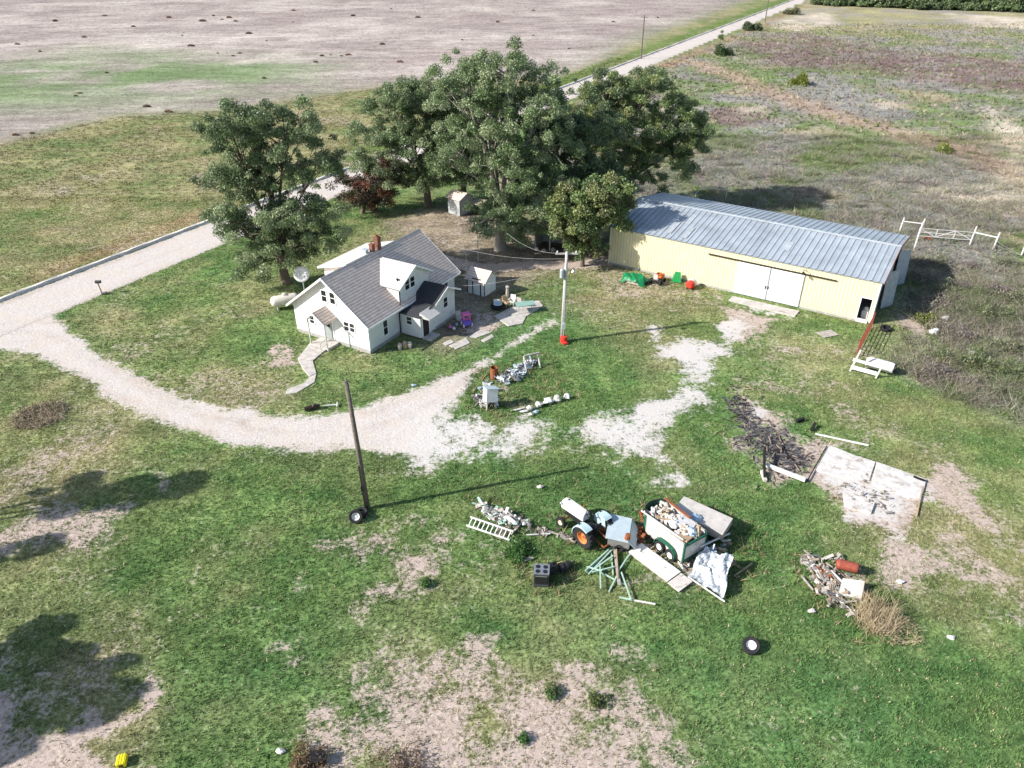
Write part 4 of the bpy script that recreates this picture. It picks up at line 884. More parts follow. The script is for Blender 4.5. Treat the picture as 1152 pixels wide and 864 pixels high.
def wire(a, b, sag, label, r=.008):
    a, b = Vector(a), Vector(b); pts = []
    for i in range(17):
        u = i/16; p = a.lerp(b, u); p.z -= sag*4*u*(1-u); pts.append(p)
    tag(MB().tube(pts, r, 5).build('power_line', M['wire'], smooth=True), label, 'wire')
top = pB + Vector((.1,0,7.2))
hc = Matrix.Rotation(HA, 4, 'Z') @ Vector((9.4,-2.3,2.75)) + Vector((HX,HY,0))
wire(top - Vector((0,0,.6)), hc, .35, 'pale service wire from grey pole down to the house corner')
far = P(470,262,5.6)
wire(top, far, .8, 'pale wire from the grey pole top running left behind the house')
wire(top + Vector((-.6,.1,.4)), P(570,262,6.2), .5, 'thin wire running from the crossarm into the grove', .009)
for px, py, hh in ((538,295,2.3),(525,306,2.1)):
    t = thing('clothes_post', {538:'thin grey post standing behind the little white tool shed',525:'thin grey post between the house and the tool shed'}[px], 'post', P(px,py))
    m = MB(); m.tube([(0,0,-.1),(0,0,hh)], .045, 8); m.build('post', M['polegrey'], t); MB().beam((-.5,0,hh-.05),(.5,0,hh-.05),.06).build('arm', M['polegrey'], t)

# ------------------------------------------------------------------ round the house
t = thing('satellite_dish', 'old white round satellite dish on a pole at the far left corner of the house', 'satellite dish', P(343,330))
MB().tube([(0,0,-.1),(0,0,1.75)], .05, 8).build('mast', M['galv_pale'], t)
m = MB(); m.lathe([(.0,.0),(.3,.03),(.62,.12),(.92,.27),(.92,.29),(.6,.15),(.3,.06),(.0,.03)], 26, 'z')
o = m.build('dish', M['white'], t, smooth=True); o.location = (0,-.05,1.9); o.rotation_euler = (R(62),0,R(12)); o.scale = (.78,.78,.78)
m = MB(); m.tube([(-.35,-.2,2.2),(-.05,-.75,2.2)], .02, 5); m.tube([(.35,-.2,2.1),(.0,-.75,2.2)], .02, 5); m.lathe([(.06,2.12),(.06,2.28)], 8, 'z', (-.02,-.77,0)); m.build('feed_arm', M['galv_pale'], t)
t = thing('propane_tank', 'tan cylindrical propane tank lying on legs under the lone tree', 'tank', P(322,346), R(25))
m = MB(); m.lathe([(.0,-1.25),(.28,-1.2),(.45,-1.05),(.5,-.85),(.5,.85),(.45,1.05),(.28,1.2),(.0,1.25)], 18, 'x', (0,0,.75)); m.build('tank', M['propane'], t, smooth=True)
for x in (-.7,.7): MB().box(x-.06,x+.06,-.35,.35,-.05,.4).build('leg', M['conc'], t)
m = MB(); m.lathe([(.17,1.22),(.17,1.38),(.0,1.44)], 12, 'z'); m.build('valve_dome', M['propane'], t)
def shed(name, label, p, rz, w, d, h, hr, wm, rm, ridge='x', door=True, openfront=False):
    t = thing(name, label, 'shed', p, rz)
    if openfront:
        m = MB(); m.box(0,w,d-.06,d,0,h); m.box(0,.06,0,d,0,h); m.box(w-.06,w,0,d,0,h); m.build('wall', wm, t)
        for x in (.1,w/2,w-.1): MB().box(x-.06,x+.06,-.02,.1,0,h+.2).build('post', M['polegrey'], t)
        MB().prism([(-.3,-.6,h+.4),(-.3,d+.3,h-.1),(-.3,d+.3,h-.2),(-.3,-.6,h+.3)], (w+.6,0,0)).build('roof', rm, t)
        return t
    m = MB()
    if ridge == 'x': m.prism([(0,0,0),(0,d,0),(0,d,h),(0,d/2,hr),(0,0,h)], (w,0,0))
    else: m.prism([(0,0,0),(w,0,0),(w,0,h),(w/2,0,hr),(0,0,h)], (0,d,0))
    m.build('wall', wm, t)
    k, o = .06, .2
    r_ = MB()
    if ridge == 'x':
        sl_ = (hr-h)/(d/2)
        for s_ in (0,1):
            ye = -o if s_ == 0 else d+o
            r_.prism([(-o,ye,h-o*sl_+.02),(-o,d/2+(s_*2-1)*.001,hr+.02),(-o,d/2+(s_*2-1)*.001,hr+.02+k),(-o,ye,h-o*sl_+.02+k)], (w+2*o,0,0))
    else:
        sl_ = (hr-h)/(w/2)
        for s_ in (0,1):
            xe = -o if s_ == 0 else w+o
            r_.prism([(xe,-o,h-o*sl_+.02),(w/2+(s_*2-1)*.001,-o,hr+.02),(w/2+(s_*2-1)*.001,-o,hr+.02+k),(xe,-o,h-o*sl_+.02+k)], (0,d+2*o,0))
    r_.build('roof', rm, t)
    if door:
        dd = MB().box(w*.35,w*.35+.75,-.03,-.005,.05,1.55).build('door', M['shedwhite'], t)
        f = MB(); f.box(w*.35-.09,w*.35,-.05,-.004,0,1.64); f.box(w*.35+.75,w*.35+.84,-.05,-.004,0,1.64); f.box(w*.35,w*.35+.75,-.05,-.004,1.55,1.64); f.build('door_frame', M['black'], dd)
    c = MB(); 
    for x in (0,w): c.box(x-.03,x+.03,-.03,.05,0,h)
    MB().box(-.02,.06,-.02,-.003,0,h).build('corner_board', M['black'], t); MB().box(w-.06,w+.02,-.02,-.003,0,h).build('corner_board', M['black'], t)
    return t
a, b = P(526,329), P(545.5,334)
shed('tool_shed', 'little white tool shed with grey shingled roof beside the patio', a, ang(a,b), (b-a).length, 1.9, 1.5, 2.15, M['shedwhite'], M['shingle'], 'x')
a, b = P(601,280), P(630,284)
shed('open_shed', 'open fronted grey shed with tan roof under the grove', a, ang(a,b), 3.4, 2.6, 2.1, 2.3, M['shedgrey'], M['tanroof'], openfront=True)
a, b = P(504,239), P(523,245)
shed('hut', 'pale grey hut half hidden under the left of the grove', a, ang(a,b), 2.1, 2.2, 1.95, 2.5, M['shedgrey'], M['shingle'], 'x', door=False)
a = P(531,240); t = thing('lean_to', 'dark brown lean to beside the pale hut under the trees', 'lean to', a, R(-30))
MB().box(0,1.4,.9,1.0,0,1.3).build('wall', M['door_dark'], t); MB().prism([(-.1,-.3,1.25),(-.1,1.1,1.5),(-.1,1.1,1.56),(-.1,-.3,1.31)], (1.6,0,0)).build('roof', M['tanroof'], t)
for x in (.05,1.35): MB().box(x-.05,x+.05,-.2,-.1,0,1.27).build('post', M['polewood'], t)
a = P(543,254); t = thing('trough', 'white tipped trough under the edge of the grove', 'trough', a, R(-25))
m = MB(); m.prism([(-.8,-.3,.35),(-.55,-.3,.0),(.55,-.3,.0),(.8,-.3,.35)], (0,.6,0)); m.build('basin', M['white'], t, bev=.04)
for x in (-.4,.4): MB().box(x-.04,x+.04,-.25,.25,-.02,.03).build('leg', M['oldwood'], t)
for px, py, s_ in ((604,279,.5),(612,281,.45),(622,280,.5)):
    o = MB().rock((0,0,s_*.4),(s_,s_*1.2,s_*.8),px).build('bundle', M['dirtywhite']); o.location = P(px,py+3)
    tag(o, {604:'left bundle of pale rubbish lying in front of the open shed',612:'middle bundle of pale rubbish lying in front of the open shed',622:'right bundle of pale rubbish lying in front of the open shed'}[px], 'bundle')
# patio things
t = thing('table', 'sea green glass topped patio table', 'table', P(590,350), R(20))
m = MB(); m.prism([(-.85,-.5,.72),(.85,-.5,.72),(.95,.35,.72),(-.75,.5,.72)], (0,0,.03)); m.build('tabletop', M['tealglass'], t)
for x, y in ((-.7,-.4),(.75,-.4),(.8,.3),(-.65,.4)): MB().tube([(x,y,0),(x*.95,y*.95,.72)], .03, 6).build('leg', M['galv_pale'], t)
t = thing('grill', 'round dark fire pit with grey lid at the edge of the patio shade', 'grill', P(560,347))
MB().lathe([(.3,.0),(.62,.12),(.68,.35),(.6,.36),(.5,.18)], 16, 'z').build('bowl', M['black'], t)
m = MB(); m.lathe([(.42,.42),(.36,.56),(.0,.68)], 14, 'z', (0,.05,0)); m.build('lid', M['bluebag'], t)
m = MB(); m.obox((-.1,.05,.62),(.5,.35,.22),(0.1,.2,.3)); o = m.build('cooler', M['white'], bev=.03); o.location = P(560,346); tag(o, 'small white box lying on the fire pit lid', 'box')
def chair(label, p, rz, m_):
    t = thing('garden_chair', label, 'chair', p, rz, 'chairs on the patio')
    MB().box(-.24,.24,-.24,.24,.40,.44).build('seat', m_, t)
    MB().prism([(-.24,.2,.42),(-.24,.26,.42),(-.24,.40,.95),(-.24,.34,.95)], (.48,0,0)).build('backrest', m_, t)
    for x in (-.21,.21):
        for y in (-.21,.21): MB().box(x-.02,x+.02,y-.02,y+.02,0,.4).build('leg', m_, t)
    for x in (-.26,.26): MB().beam((x,-.22,.62),(x,.28,.64),.05,.03).build('armrest', m_, t)
chair('tan chair at the left of the patio between fire pit and table', P(570,345), R(40), M['card'])
chair('white chair next to the table on its left side', P(576,344), R(-20), M['white'])
chair('pinkish white chair tucked under the near end of the table', P(586,344), R(150), M['dirtywhite'])
o = MB(); o.tube([(0,0,0),(0,0,.8)], [.2,.14], 8); o.rock((0,0,.9),(.34,.34,.3),3); o = o.build('statue', M['oldwood']); o.location = P(571,333); tag(o, 'upright tan garden ornament behind the patio chairs', 'ornament')
t = thing('toy_car', 'purple and pink ride on toy car beside the house wing', 'toy car', P(525,366), R(-70)); t.scale = (1.25,1.25,1.25)
m = MB(); m.box(-.4,.4,-.28,.28,.12,.42); m.build('body', M['purple'], t, bev=.08)
m = MB()
for x, y in ((-.32,-.22),(-.32,.22),(.12,-.22),(.12,.22)): m.beam((x,y,.4),(x*.8,y,.82),.07)
m.box(-.34,.16,-.27,.27,.8,.9); m.build('canopy', M['pink'], t, bev=.04)
for x in (-.25,.27):
    for y in (-.28,.28): MB().tyre(.13,.06,.09,'y',(x,y,.13),12).build('wheel', M['white'], t)
MB().box(-.25,.05,-.2,.2,.42,.46).build('seat', M['pink'], t)
t = thing('toy_slide', 'pale plastic toy chair behind the purple toy car', 'toy', P(517,360), R(-60)); m = MB(); m.box(-.28,.28,-.25,.25,.0,.3); m.build('seat', M['dirtywhite'], t, bev=.05); MB().box(-.28,-.2,-.25,.25,.31,.8).build('backrest', M['dirtywhite'], t, bev=.04)
for i, (px, py) in enumerate(((507,369),(511,371),(514,366))):
    o = MB().rock((0,0,.12),(.3,.35,.28),60+i).build('toy', M[('pink','white','bluebag')[i]]); o.location = P(px,py)
    tag(o, ('small pink toy on the ground by the house wing','small white toy on the ground by the house wing','small blue grey toy on the ground by the house wing')[i], 'toy')
m = MB()
t = thing('planter', 'tan heap of pots standing in the shade below the long wall of the house', 'planter', P(455,392), R(20))
for i, (x, y, r_) in enumerate(((-.35,0,.22),(.1,.1,.28),(.45,-.05,.2))):
    m = MB(); m.lathe([(r_*.7,0),(r_,.38),(r_*.85,.4),(r_*.8,.3)], 12, 'z', (x,y,0)); m.rock((x,y,.42),(r_*1.6,r_*1.5,.3),i+9); m.build('pot', M[('oldwood','card','dirtywhite')[i]], t)
# pieces on the lawn beside the driveway
t = thing('lawn_mower', 'dark overturned stump like lump at the edge of the driveway', 'stump', P(352,461), R(20)); t['category'] = 'log'
m = MB(); m.tube([(-.55,0,.18),(.1,.08,.2),(.5,.0,.22)], [.16,.19,.14], 8); m.build('log', M['door_dark'], t); m = MB(); m.tube([(.0,.0,.25),(.15,-.1,.6)], [.07,.04], 6); m.build('branch', M['polewood'], t)
t.name = 'log'
t = thing('sign_post', 'small pale T shaped pipe lying on the lawn beside the dark pole', 'pipe', P(372,457), R(8)); MB().beam((-.55,0,.08),(.45,0,.10),.07).build('pipe', M['white'], t); MB().beam((.45,-.25,.1),(.45,.28,.12),.07).build('crosspipe', M['white'], t)
t.name = 'pipe'
t = thing('mailbox', 'small dark leaning mailbox on a post at the roadside', 'mailbox', P(115,330)); MB().tube([(0,0,-.1),(-.12,0,1.05)], .05, 6).build('post', M['polewood'], t)
m = MB(); m.prism([(-.3,-.12,1.05),(-.3,.12,1.05),(-.3,.12,1.2),(-.3,.06,1.28),(-.3,-.06,1.28),(-.3,-.12,1.2)], (.5,0,0)); m.build('box', M['black'], t)
t = thing('stump', 'short dark stump lying at the foot of the mailbox', 'stump', P(118,331)); MB().tube([(-.3,0,.1),(.4,.1,.12)], [.13,.1], 8).build('log', M['darkstone'], t); MB().tube([(.1,.0,.15),(.3,-.2,.4)], [.05,.03], 6).build('branch', M['polewood'], t)

# ------------------------------------------------------------------ tyres
def tyre_flat(label, p, R_, rimm, tilt=(0,0,0), wdt=.26, rim=True, group=None):
    t = thing('old_tyre', label, 'tyre', p, 0, group)
    h = bpy.data.objects.new('wheel', None)
    o = MB().tyre(R_, R_*.55, wdt, 'z', (0,0,0), 28).build('tyre', M['rubber'], t, smooth=False); o.location = (0,0,tilt[2] or wdt/2); o.rotation_euler = (tilt[0],tilt[1],0)
    if rim:
        m = MB(); m.lathe([(.0,.02),(R_*.16,.03),(R_*.3,-.01),(R_*.42,.02),(R_*.56,.09),(R_*.57,-.09),(.0,-.08)], 20, 'z')
        q = m.build('rim', M[rimm], t, smooth=False); q.location = o.location; q.rotation_euler = o.rotation_euler
    bpy.data.objects.remove(h)
    return t
tyre_flat('lone black tyre on a white rim lying in the lower right lawn', P(844,730), .42, 'white', (R(20),R(-8),.22))
tyre_flat('black tyre on a white rim leaning in front of the dark pole', P(401,586), .40, 'white', (R(58),R(8),.34))
tyre_flat('black rimless tyre lying close to the foot of the dark pole', P(407,579), .36, 'white', (R(12),0,.15), rim=False)
tyre_flat('dusty grey tyre lying on the bare ground at the barn corner', P(996,371), .45, 'white', (R(6),0,.14), rim=False)
t = thing('feed_tub', 'bright yellow plastic tub lying at the bottom left edge of the yard', 'tub', P(138,858), R(15)); t.scale = (.72,.72,.6)
m = MB(); m.box(-.26,.26,-.32,.32,.0,.42); m.build('body', M['yellowp'], t, bev=.05)
for x in (-.14,.0,.14): MB().box(x-.03,x+.03,-.33,.33,.421,.44).build('rib', M['yellowp'], t)
MB().box(-.1,.12,-.335,-.322,.12,.3).build('dark_patch', M['black'], t)
o = MB().obox((0,0,.2),(.55,.45,.4),(.1,.1,.3)).build('bin', M['black']); o.location = P(358,857); tag(o, 'black crate half buried in the dead weeds at the bottom edge', 'crate')

# ------------------------------------------------------------------ scrap heaps above the driveway fan
def rubble(label, pts, n, size, mats, seed, name='rubble', h=.2, up=.0):
    """a heap of broken bits nobody could count"""
    r = random.Random(seed); objs = []
    for mi, mm in enumerate(mats):
        m = MB()
        for i in range(n//len(mats)):
            a, b = r.choice(pts), r.choice(pts); u = r.random(); px, py = a[0]*(1-u)+b[0]*u + r.gauss(0,1.5), a[1]*(1-u)+b[1]*u + r.gauss(0,1.)
            p = P(px, py); s_ = size*r.uniform(.4,1.3)
            if r.random() < .18: m.rock((p.x,p.y,r.uniform(.0,h)), (s_,s_*r.uniform(.5,1),s_*r.uniform(.3,.8)), r.random()*999, .3)
            else: m.obox((p.x,p.y,r.uniform(.02,h+.05)), (s_*r.uniform(.6,2.8),s_*r.uniform(.15,.8),s_*r.uniform(.05,.35)), (r.uniform(-.6,.6),r.uniform(-.6,.6),r.uniform(0,6.28)))
        kind(m.build(name, M[mm]), 'stuff', label[mi])
rubble(['pale broken rubbish heaped round the rusty barrel','dark broken rubbish heaped round the rusty barrel','bluish scraps in the heap by the rusty barrel'], [(562,428),(575,420),(590,412),(600,409),(570,432),(585,426)], 170, .27, ['white','darkstone','bluebag'], 5, h=.35)
rubble(['pale scraps strewn round the white tilted cabinet','dark scraps strewn round the white tilted cabinet'], [(535,448),(545,458),(552,440),(540,455),(558,455),(548,432)], 140, .25, ['white','darkstone'], 6, h=.25)
t = thing('barrel', 'rusty open topped burn barrel standing at the head of the scrap heap', 'barrel', P(556,425))
m = MB(); m.lathe([(.29,.0),(.29,.3),(.305,.32),(.29,.34),(.29,.58),(.305,.6),(.29,.62),(.29,.9),(.26,.9),(.26,.12),(.0,.12)], 18, 'z'); m.build('drum', M['rust'], t)
m = MB(); [m.obox((random.Random(i).uniform(-.12,.12),random.Random(i+9).uniform(-.12,.12),.72),(.3,.05,.04),(.3,.2,i)) for i in range(5)]; m.build('contents', M['charred'], t)
t = thing('cabinet', 'tilted white sheet metal cabinet standing in the near scrap heap', 'cabinet', P(552,458), R(20))
m = MB(); m.obox((0,.0,1.05),(.85,.75,.95),(R(-14),R(10),0)); m.build('body', M['white'], t, bev=.02)
m = MB(); m.obox((.08,.06,1.56),(.95,.85,.05),(R(-14),R(10),0)); m.build('top', M['bluegrey'], t)
for x, y in ((-.38,-.3),(.3,-.3),(.34,.3),(-.34,.3)): MB().beam((x,y,0),(x*.9,y*.9,.7),.09).build('leg', M['oldwood'], t)
M_ = [('leftmost',549,'darkstone')]
xs = [(591,463,.75,.22,'white',.15),(596,461,.5,.4,'stone',.4),(606,457,.6,.5,'stone',.4),(597,467,.4,.3,'dirtywhite',.2),(603,464,.4,.3,'bluebag',.2),(618,453,.95,.6,'white',.4),(627,451,.6,.55,'stone',.55),(638,448,.5,.45,'white',.45),(583,461,1.0,.2,'white',.12)]
names = ['flat white piece at the near left of the row','grey block near the left end of the row','blocky stone left of the centre of the row','dusty white lump in front of the row','bluish lump between the left stones of the row','largest white slab in the row right of the centre','upright stone just right of the large white slab','last white stone at the right end of the row','long thin white post lying at the left end of the row']
for (px, py, a, b, mm, h), nm in zip(xs, names):
    o = MB().rock((0,0,h*.4),(a,b,h),px*1.7,.34,R(20)).build('stone', M[mm]); o.location = P(px,py); tag(o, nm + ' of pale stones', 'stone', 'row of pale stones')
t = thing('trestle', 'broken white trestle standing at the right end of the barrel heap', 'trestle', P(597,415), R(10))
MB().beam((-.45,.3,1.0),(.75,.5,1.05),.12).build('rail', M['oldwood'], t)
for x, y in ((-.4,-.35),(.75,.0)): MB().beam((x,y,0),(x-.1,y+.65,1.0),.09).build('leg', M['white'], t)

# ------------------------------------------------------------------ things along the barn wall
t = thing('tarp_heap', 'heap of something under a crumpled green tarpaulin against the barn wall', 'tarpaulin', P(714,317), R(-33))
def drape(r_x, r_y, h, seed, n=26, cr=.12):
    r = random.Random(seed); ph = [r.uniform(0,6.28) for _ in range(8)]; vs = []
    for j in range(n+1):
        for i in range(n+1):
            u, v = i/n*2-1, j/n*2-1; q = max(0, 1-(abs(u)**2.6+abs(v)**2.6)*.75)
            z = h*q**.6*(1+.25*math.sin(3*u+ph[0])*math.cos(2.5*v+ph[1])) + cr*(math.sin(9*u+4*v+ph[2])+math.sin(7*v-5*u+ph[3])+.6*math.sin(15*u+ph[4]+8*v))*.35
            vs.append((u*r_x*(1+.08*math.sin(5*v+ph[5])), v*r_y*(1+.08*math.sin(5*u+ph[6])), max(z, .02)))
    return vs, [(j*(n+1)+i, j*(n+1)+i+1, (j+1)*(n+1)+i+1, (j+1)*(n+1)+i) for j in range(n) for i in range(n)]
m = MB(); m.add(*drape(1.25,.8,.75,3)); m.build('cover', M['tarpgreen'], t)
m = MB(); m.box(-1.0,1.0,-.6,.6,0,.3); m.build('load', M['oldwood'], t)
t = thing('ride_on_mower', 'orange riding mower parked against the barn wall', 'mower', P(740,318), R(-125))
m = MB(); m.box(-.75,.0,-.35,.35,.35,.8); m.build('hood', M['orangep'], t, bev=.1)
m = MB(); m.box(-.1,.7,-.42,.42,.3,.5); m.build('deck', M['black'], t, bev=.04)
m = MB(); m.box(.25,.6,-.22,.22,.5,.6); m.box(.55,.66,-.22,.22,.6,1.0); m.build('seat', M['dirtywhite'], t, bev=.03)
m = MB(); m.tube([(.0,0,.7),(.12,0,1.0)], .03, 6); m.lathe([(.16,1.0),(.19,1.02),(.16,1.04)], 12, 'z', (.12,0,0)); m.build('steering_wheel', M['black'], t)
for x, y, r_ in ((-.55,-.42,.2),(-.55,.42,.2),(.5,-.5,.28),(.5,.5,.28)): MB().tyre(r_,r_*.5,.18,'y',(x,y,r_),14).build('wheel', M['rubber'], t)
t = thing('wheelbarrow', 'green plastic wheelbarrow tray tipped up near the barn wall', 'wheelbarrow', P(761,317), R(-20))
m = MB(); m.add([(-.5,-.3,.05),(.5,-.3,.05),(.3,.1,1.0),(-.25,.1,1.0),(-.4,-.05,.1),(.4,-.05,.1),(.24,.16,.9),(-.2,.16,.9)], [(0,1,2,3),(7,6,5,4),(0,4,5,1),(1,5,6,2),(2,6,7,3),(3,7,4,0)]); m.build('tray', M['greenplastic'], t, bev=.03)
for x in (-.25,.25): MB().beam((x,.15,.1),(x*1.2,.7,.15),.05).build('handle', M['polewood'], t)
MB().tyre(.18,.08,.09,'x',(0,.25,.2),12).build('wheel', M['rubber'], t)
t = thing('mixer_drum', 'white drum with a red band tipped over near the barn doors', 'drum', P(777,324), R(60))
m = MB(); m.lathe([(.22,-.55),(.38,-.35),(.42,.1),(.38,.45),(.0,.5)], 16, 'x', (0,0,.45)); m.build('drum', M['white'], t, smooth=False)
m = MB(); m.lathe([(.225,-.60),(.43,-.34),(.43,-.2),(.42,-.2)], 16, 'x', (0,0,.45)); m.build('band', M['redp'], t)
for y in (-.3,.3): MB().beam((-.4,y,.0),(.2,y,.25),.08).build('foot', M['black'], t)
o = MB().obox((0,0,.04),(1.5,1.0,.06),(0,0,R(20))).build('board', M['oldwood']); o.location = P(931,376); tag(o, 'weathered board lying flat on the lawn before the barn doorway', 'board')

# ------------------------------------------------------------------ gates and panels at the right
def panel(name, label, cat, a, b, h, z0, rails, m_, posts=0, diag=False, lean=0., group=None):
    d = b - a; t = thing(name, label, cat, a, math.atan2(d.y, d.x), group); Lx = d.to_2d().length
    f = MB()
    for i in range(rails):
        z = z0 + (h-z0)*i/(rails-1); f.beam((0,lean*z,z),(Lx,lean*z,z),.042)
    nx = max(2, int(Lx/1.6)+1)
    for i in range(nx): x = Lx*i/(nx-1); f.beam((x,lean*z0,z0),(x,lean*h,h),.06)
    if diag:
        for i in range(nx-1):
            x0, x1 = Lx*i/(nx-1), Lx*(i+1)/(nx-1); f.beam((x0,0,z0 if i % 2 else h),(x1,0,h if i % 2 else z0),.05)
    f.build('frame', m_, t)
    for i in range(posts):
        x = Lx*i/(posts-1); MB().tube([(x,0,-.1),(x,0,h+.3)], .07, 7).build('post', M['polegrey'], t)
    return t
ga, gb, gc, gd = P(1011.5,262), P(1031,270), P(1091,275), P(1117,281)
panel('field_gate', 'white braced metal gate between posts behind the barn', 'gate', gb, gc, 1.35, .5, 3, M['white'], 0, True)
for p, h, nm in ((ga,1.75,'white post at the left end of the gate rail behind the barn'),(P(1028,281),3.0,'tall leaning white post at the hinge of the gate'),(P(1034,265),1.9,'white post just behind the hinge of the gate'),(gc,2.0,'white post at the latch end of the gate'),(gd,1.9,'white corner post right of the gate'),(P(1149,287),1.5,'white fence post at the right edge of the photo')):
    o = MB().tube([(0,0,-.1),(.05,.02,h*.5),(.12,.02,h)], [.085,.08,.07], 8).build('fence_post', M['white']); o.location = p; tag(o, nm, 'post', 'fence posts behind the barn')
for a, b, nm in ((ga,P(1034,265),'white pipe rail left of the gate'),(gc,gd,'white pipe rail right of the gate')):
    tag(MB().beam(a+Vector((.1,0,1.35)), b+Vector((.1,0,1.35)), .09).build('rail', M['white']), nm + ' behind the barn', 'rail')
wire(gd+Vector((0,0,1.0)), P(1149,287,1.0), .05, 'fence wire from the corner post to the post at the right edge', .01)
wire(gd+Vector((0,0,.6)), P(1149,287,.6), .05, 'lower fence wire right of the corner post', .01)
o = MB(); o.tube([(-.5,0,.25),(-.2,.1,.35),(.2,.1,.33),(.5,0,.2)], .09, 6); o.tube([(.1,-.2,.2),(.4,.3,.45)], .07, 6); o = o.build('scrap', M['rust']); o.location = P(1042,271); tag(o, 'rusty bent scrap lying under the left end of the gate', 'scrap')
t = thing('hitching_rail', 'thin white pipe frame standing behind the far left of the barn', 'frame', P(796,223), R(-12))
MB().beam((-.8,0,1.35),(2.2,0,1.2),.07).build('rail', M['white'], t)
for x, z in ((-1.5,.55),(2.2,1.7)): MB().beam((x,0,0),(x,0,z),.09).build('post', M['white'], t)
MB().beam((-1.5,0,.5),(-.8,0,1.35),.06).build('brace', M['white'], t)
panel('cattle_panel', 'faded red cattle panel standing between the barn corner and the white board fence', 'cattle panel', P(980,369), P(963,401), 1.45, .1, 6, M['redpaint'])
pa, pb = P(956,417), P(985,425)
t = thing('board_fence', 'short white board fence with two broad boards in front of the white tank', 'fence', pa, ang(pa,pb)); Lx = (pb-pa).length
MB().beam((0,0,.35),(Lx,0,.35),.05,.32).build('board', M['white'], t); MB().beam((0,0,1.0),(Lx*.95,0,1.0),.05,.22).build('board', M['white'], t)
for x, h, l in ((0,1.9,.35),(Lx,1.5,.25)): MB().beam((x,.04,-.1),(x+l,.04,h),.11).build('post', M['white'], t)
pt = P(997,421)
t = thing('water_tank', 'white cylindrical tank lying behind the short board fence', 'tank', pt, ang(pa,pb))
m = MB(); m.lathe([(.0,-1.15),(.3,-1.1),(.42,-.95),(.42,.7),(.38,.85),(.0,.95)], 16, 'x', (-.5,.35,.45)); m.build('tank', M['white'], t, smooth=False)
m = MB(); m.lathe([(.30,.86),(.32,1.0),(.2,1.0)], 14, 'x', (-.5,.35,.45)); m.build('end_ring', M['black'], t)
for x in (-1.3,.0): MB().box(x-.05,x+.05,.05,.65,-.05,.1).build('foot', M['oldwood'], t)
for i, (px, py, mm, nm) in enumerate(((1050,376,'white','white bag lying in the weeds right of the barn'),(1062,361,'dirtywhite','pale slab lying in the weeds beyond the white bag'),(1048,348,'stone','stone heap at the edge of the barn shadow'),(1094,401,'white','small white scrap deep in the weeds on the right'))):
    o = MB().rock((0,0,.25),(.8,.5,.5),80+i,.25).build(('bag','slab','stone','scrap')[i], M[mm]); o.location = P(px,py); tag(o, nm, ('bag','slab','stone','scrap')[i])

# ------------------------------------------------------------------ tractor
fw_, rw_ = P(629,593), P(656,614)
hd_ = ang(rw_, fw_); lf = Vector((-math.sin(hd_), math.cos(hd_), 0))
t = thing('tractor', 'old pale blue and white tractor with orange rear rims standing in the grass', 'tractor', rw_ - lf*.78, hd_)
WB = (fw_ - rw_).length
m = MB(); m.prism([(.62,-.24,.95),(WB+.45,-.21,.92),(WB+.5,-.2,1.34),(WB+.3,-.15,1.48),(.7,-.18,1.5),(.62,-.24,1.38)], (0,.0,0)) if False else None
m = MB()
sec = [(.62,.26,.98,1.50),(1.2,.25,.94,1.52),(WB+.1,.23,.86,1.50),(WB+.42,.22,.82,1.42),(WB+.52,.19,.84,1.26)]
vs = []
for x, hw, z0, z1 in sec: vs += [(x,-hw,z0),(x,-hw,z1-.16),(x,-hw*.62,z1),(x,hw*.62,z1),(x,hw,z1-.16),(x,hw,z0)]
fs = [(i*6+k, i*6+(k+1) % 6, (i+1)*6+(k+1) % 6, (i+1)*6+k) for i in range(4) for k in range(6)] + [(0,1,2,3,4,5)[::-1], tuple(range(24,30))]
m.add(vs, fs); ho = m.build('hood', M['tractorwhite'], t, bev=.03)
MB().lathe([(.05,1.49),(.05,1.54),(.0,1.55)], 10, 'z', (WB+.1,0,0)).build('filler_cap', M['black'], ho)
MB().box(WB+.5,WB+.535,-.15,.15,.9,1.2).build('grille', M['galv_pale'], ho)
for y in (-.25,.25): MB().lathe([(.0,-.02),(.075,-.01),(.085,.06),(.0,.09)], 10, 'x', (WB+.4,y*1.12,1.2)).build('headlight', M['chrome'], ho)
m = MB(); m.box(.55,WB+.2,-.17,.17,.5,.93); m.box(-.3,.62,-.22,.22,.42,.86); m.build('engine_block', M['black'], t, bev=.03)
m = MB(); m.tube([(0,-.66,.66),(0,.66,.66)], .11, 10); m.tube([(WB,-.58,.38),(WB,.58,.38)], .055, 8); m.beam((WB,0,.38),(WB,0,.6),.16); m.build('axle', M['rust'], t)
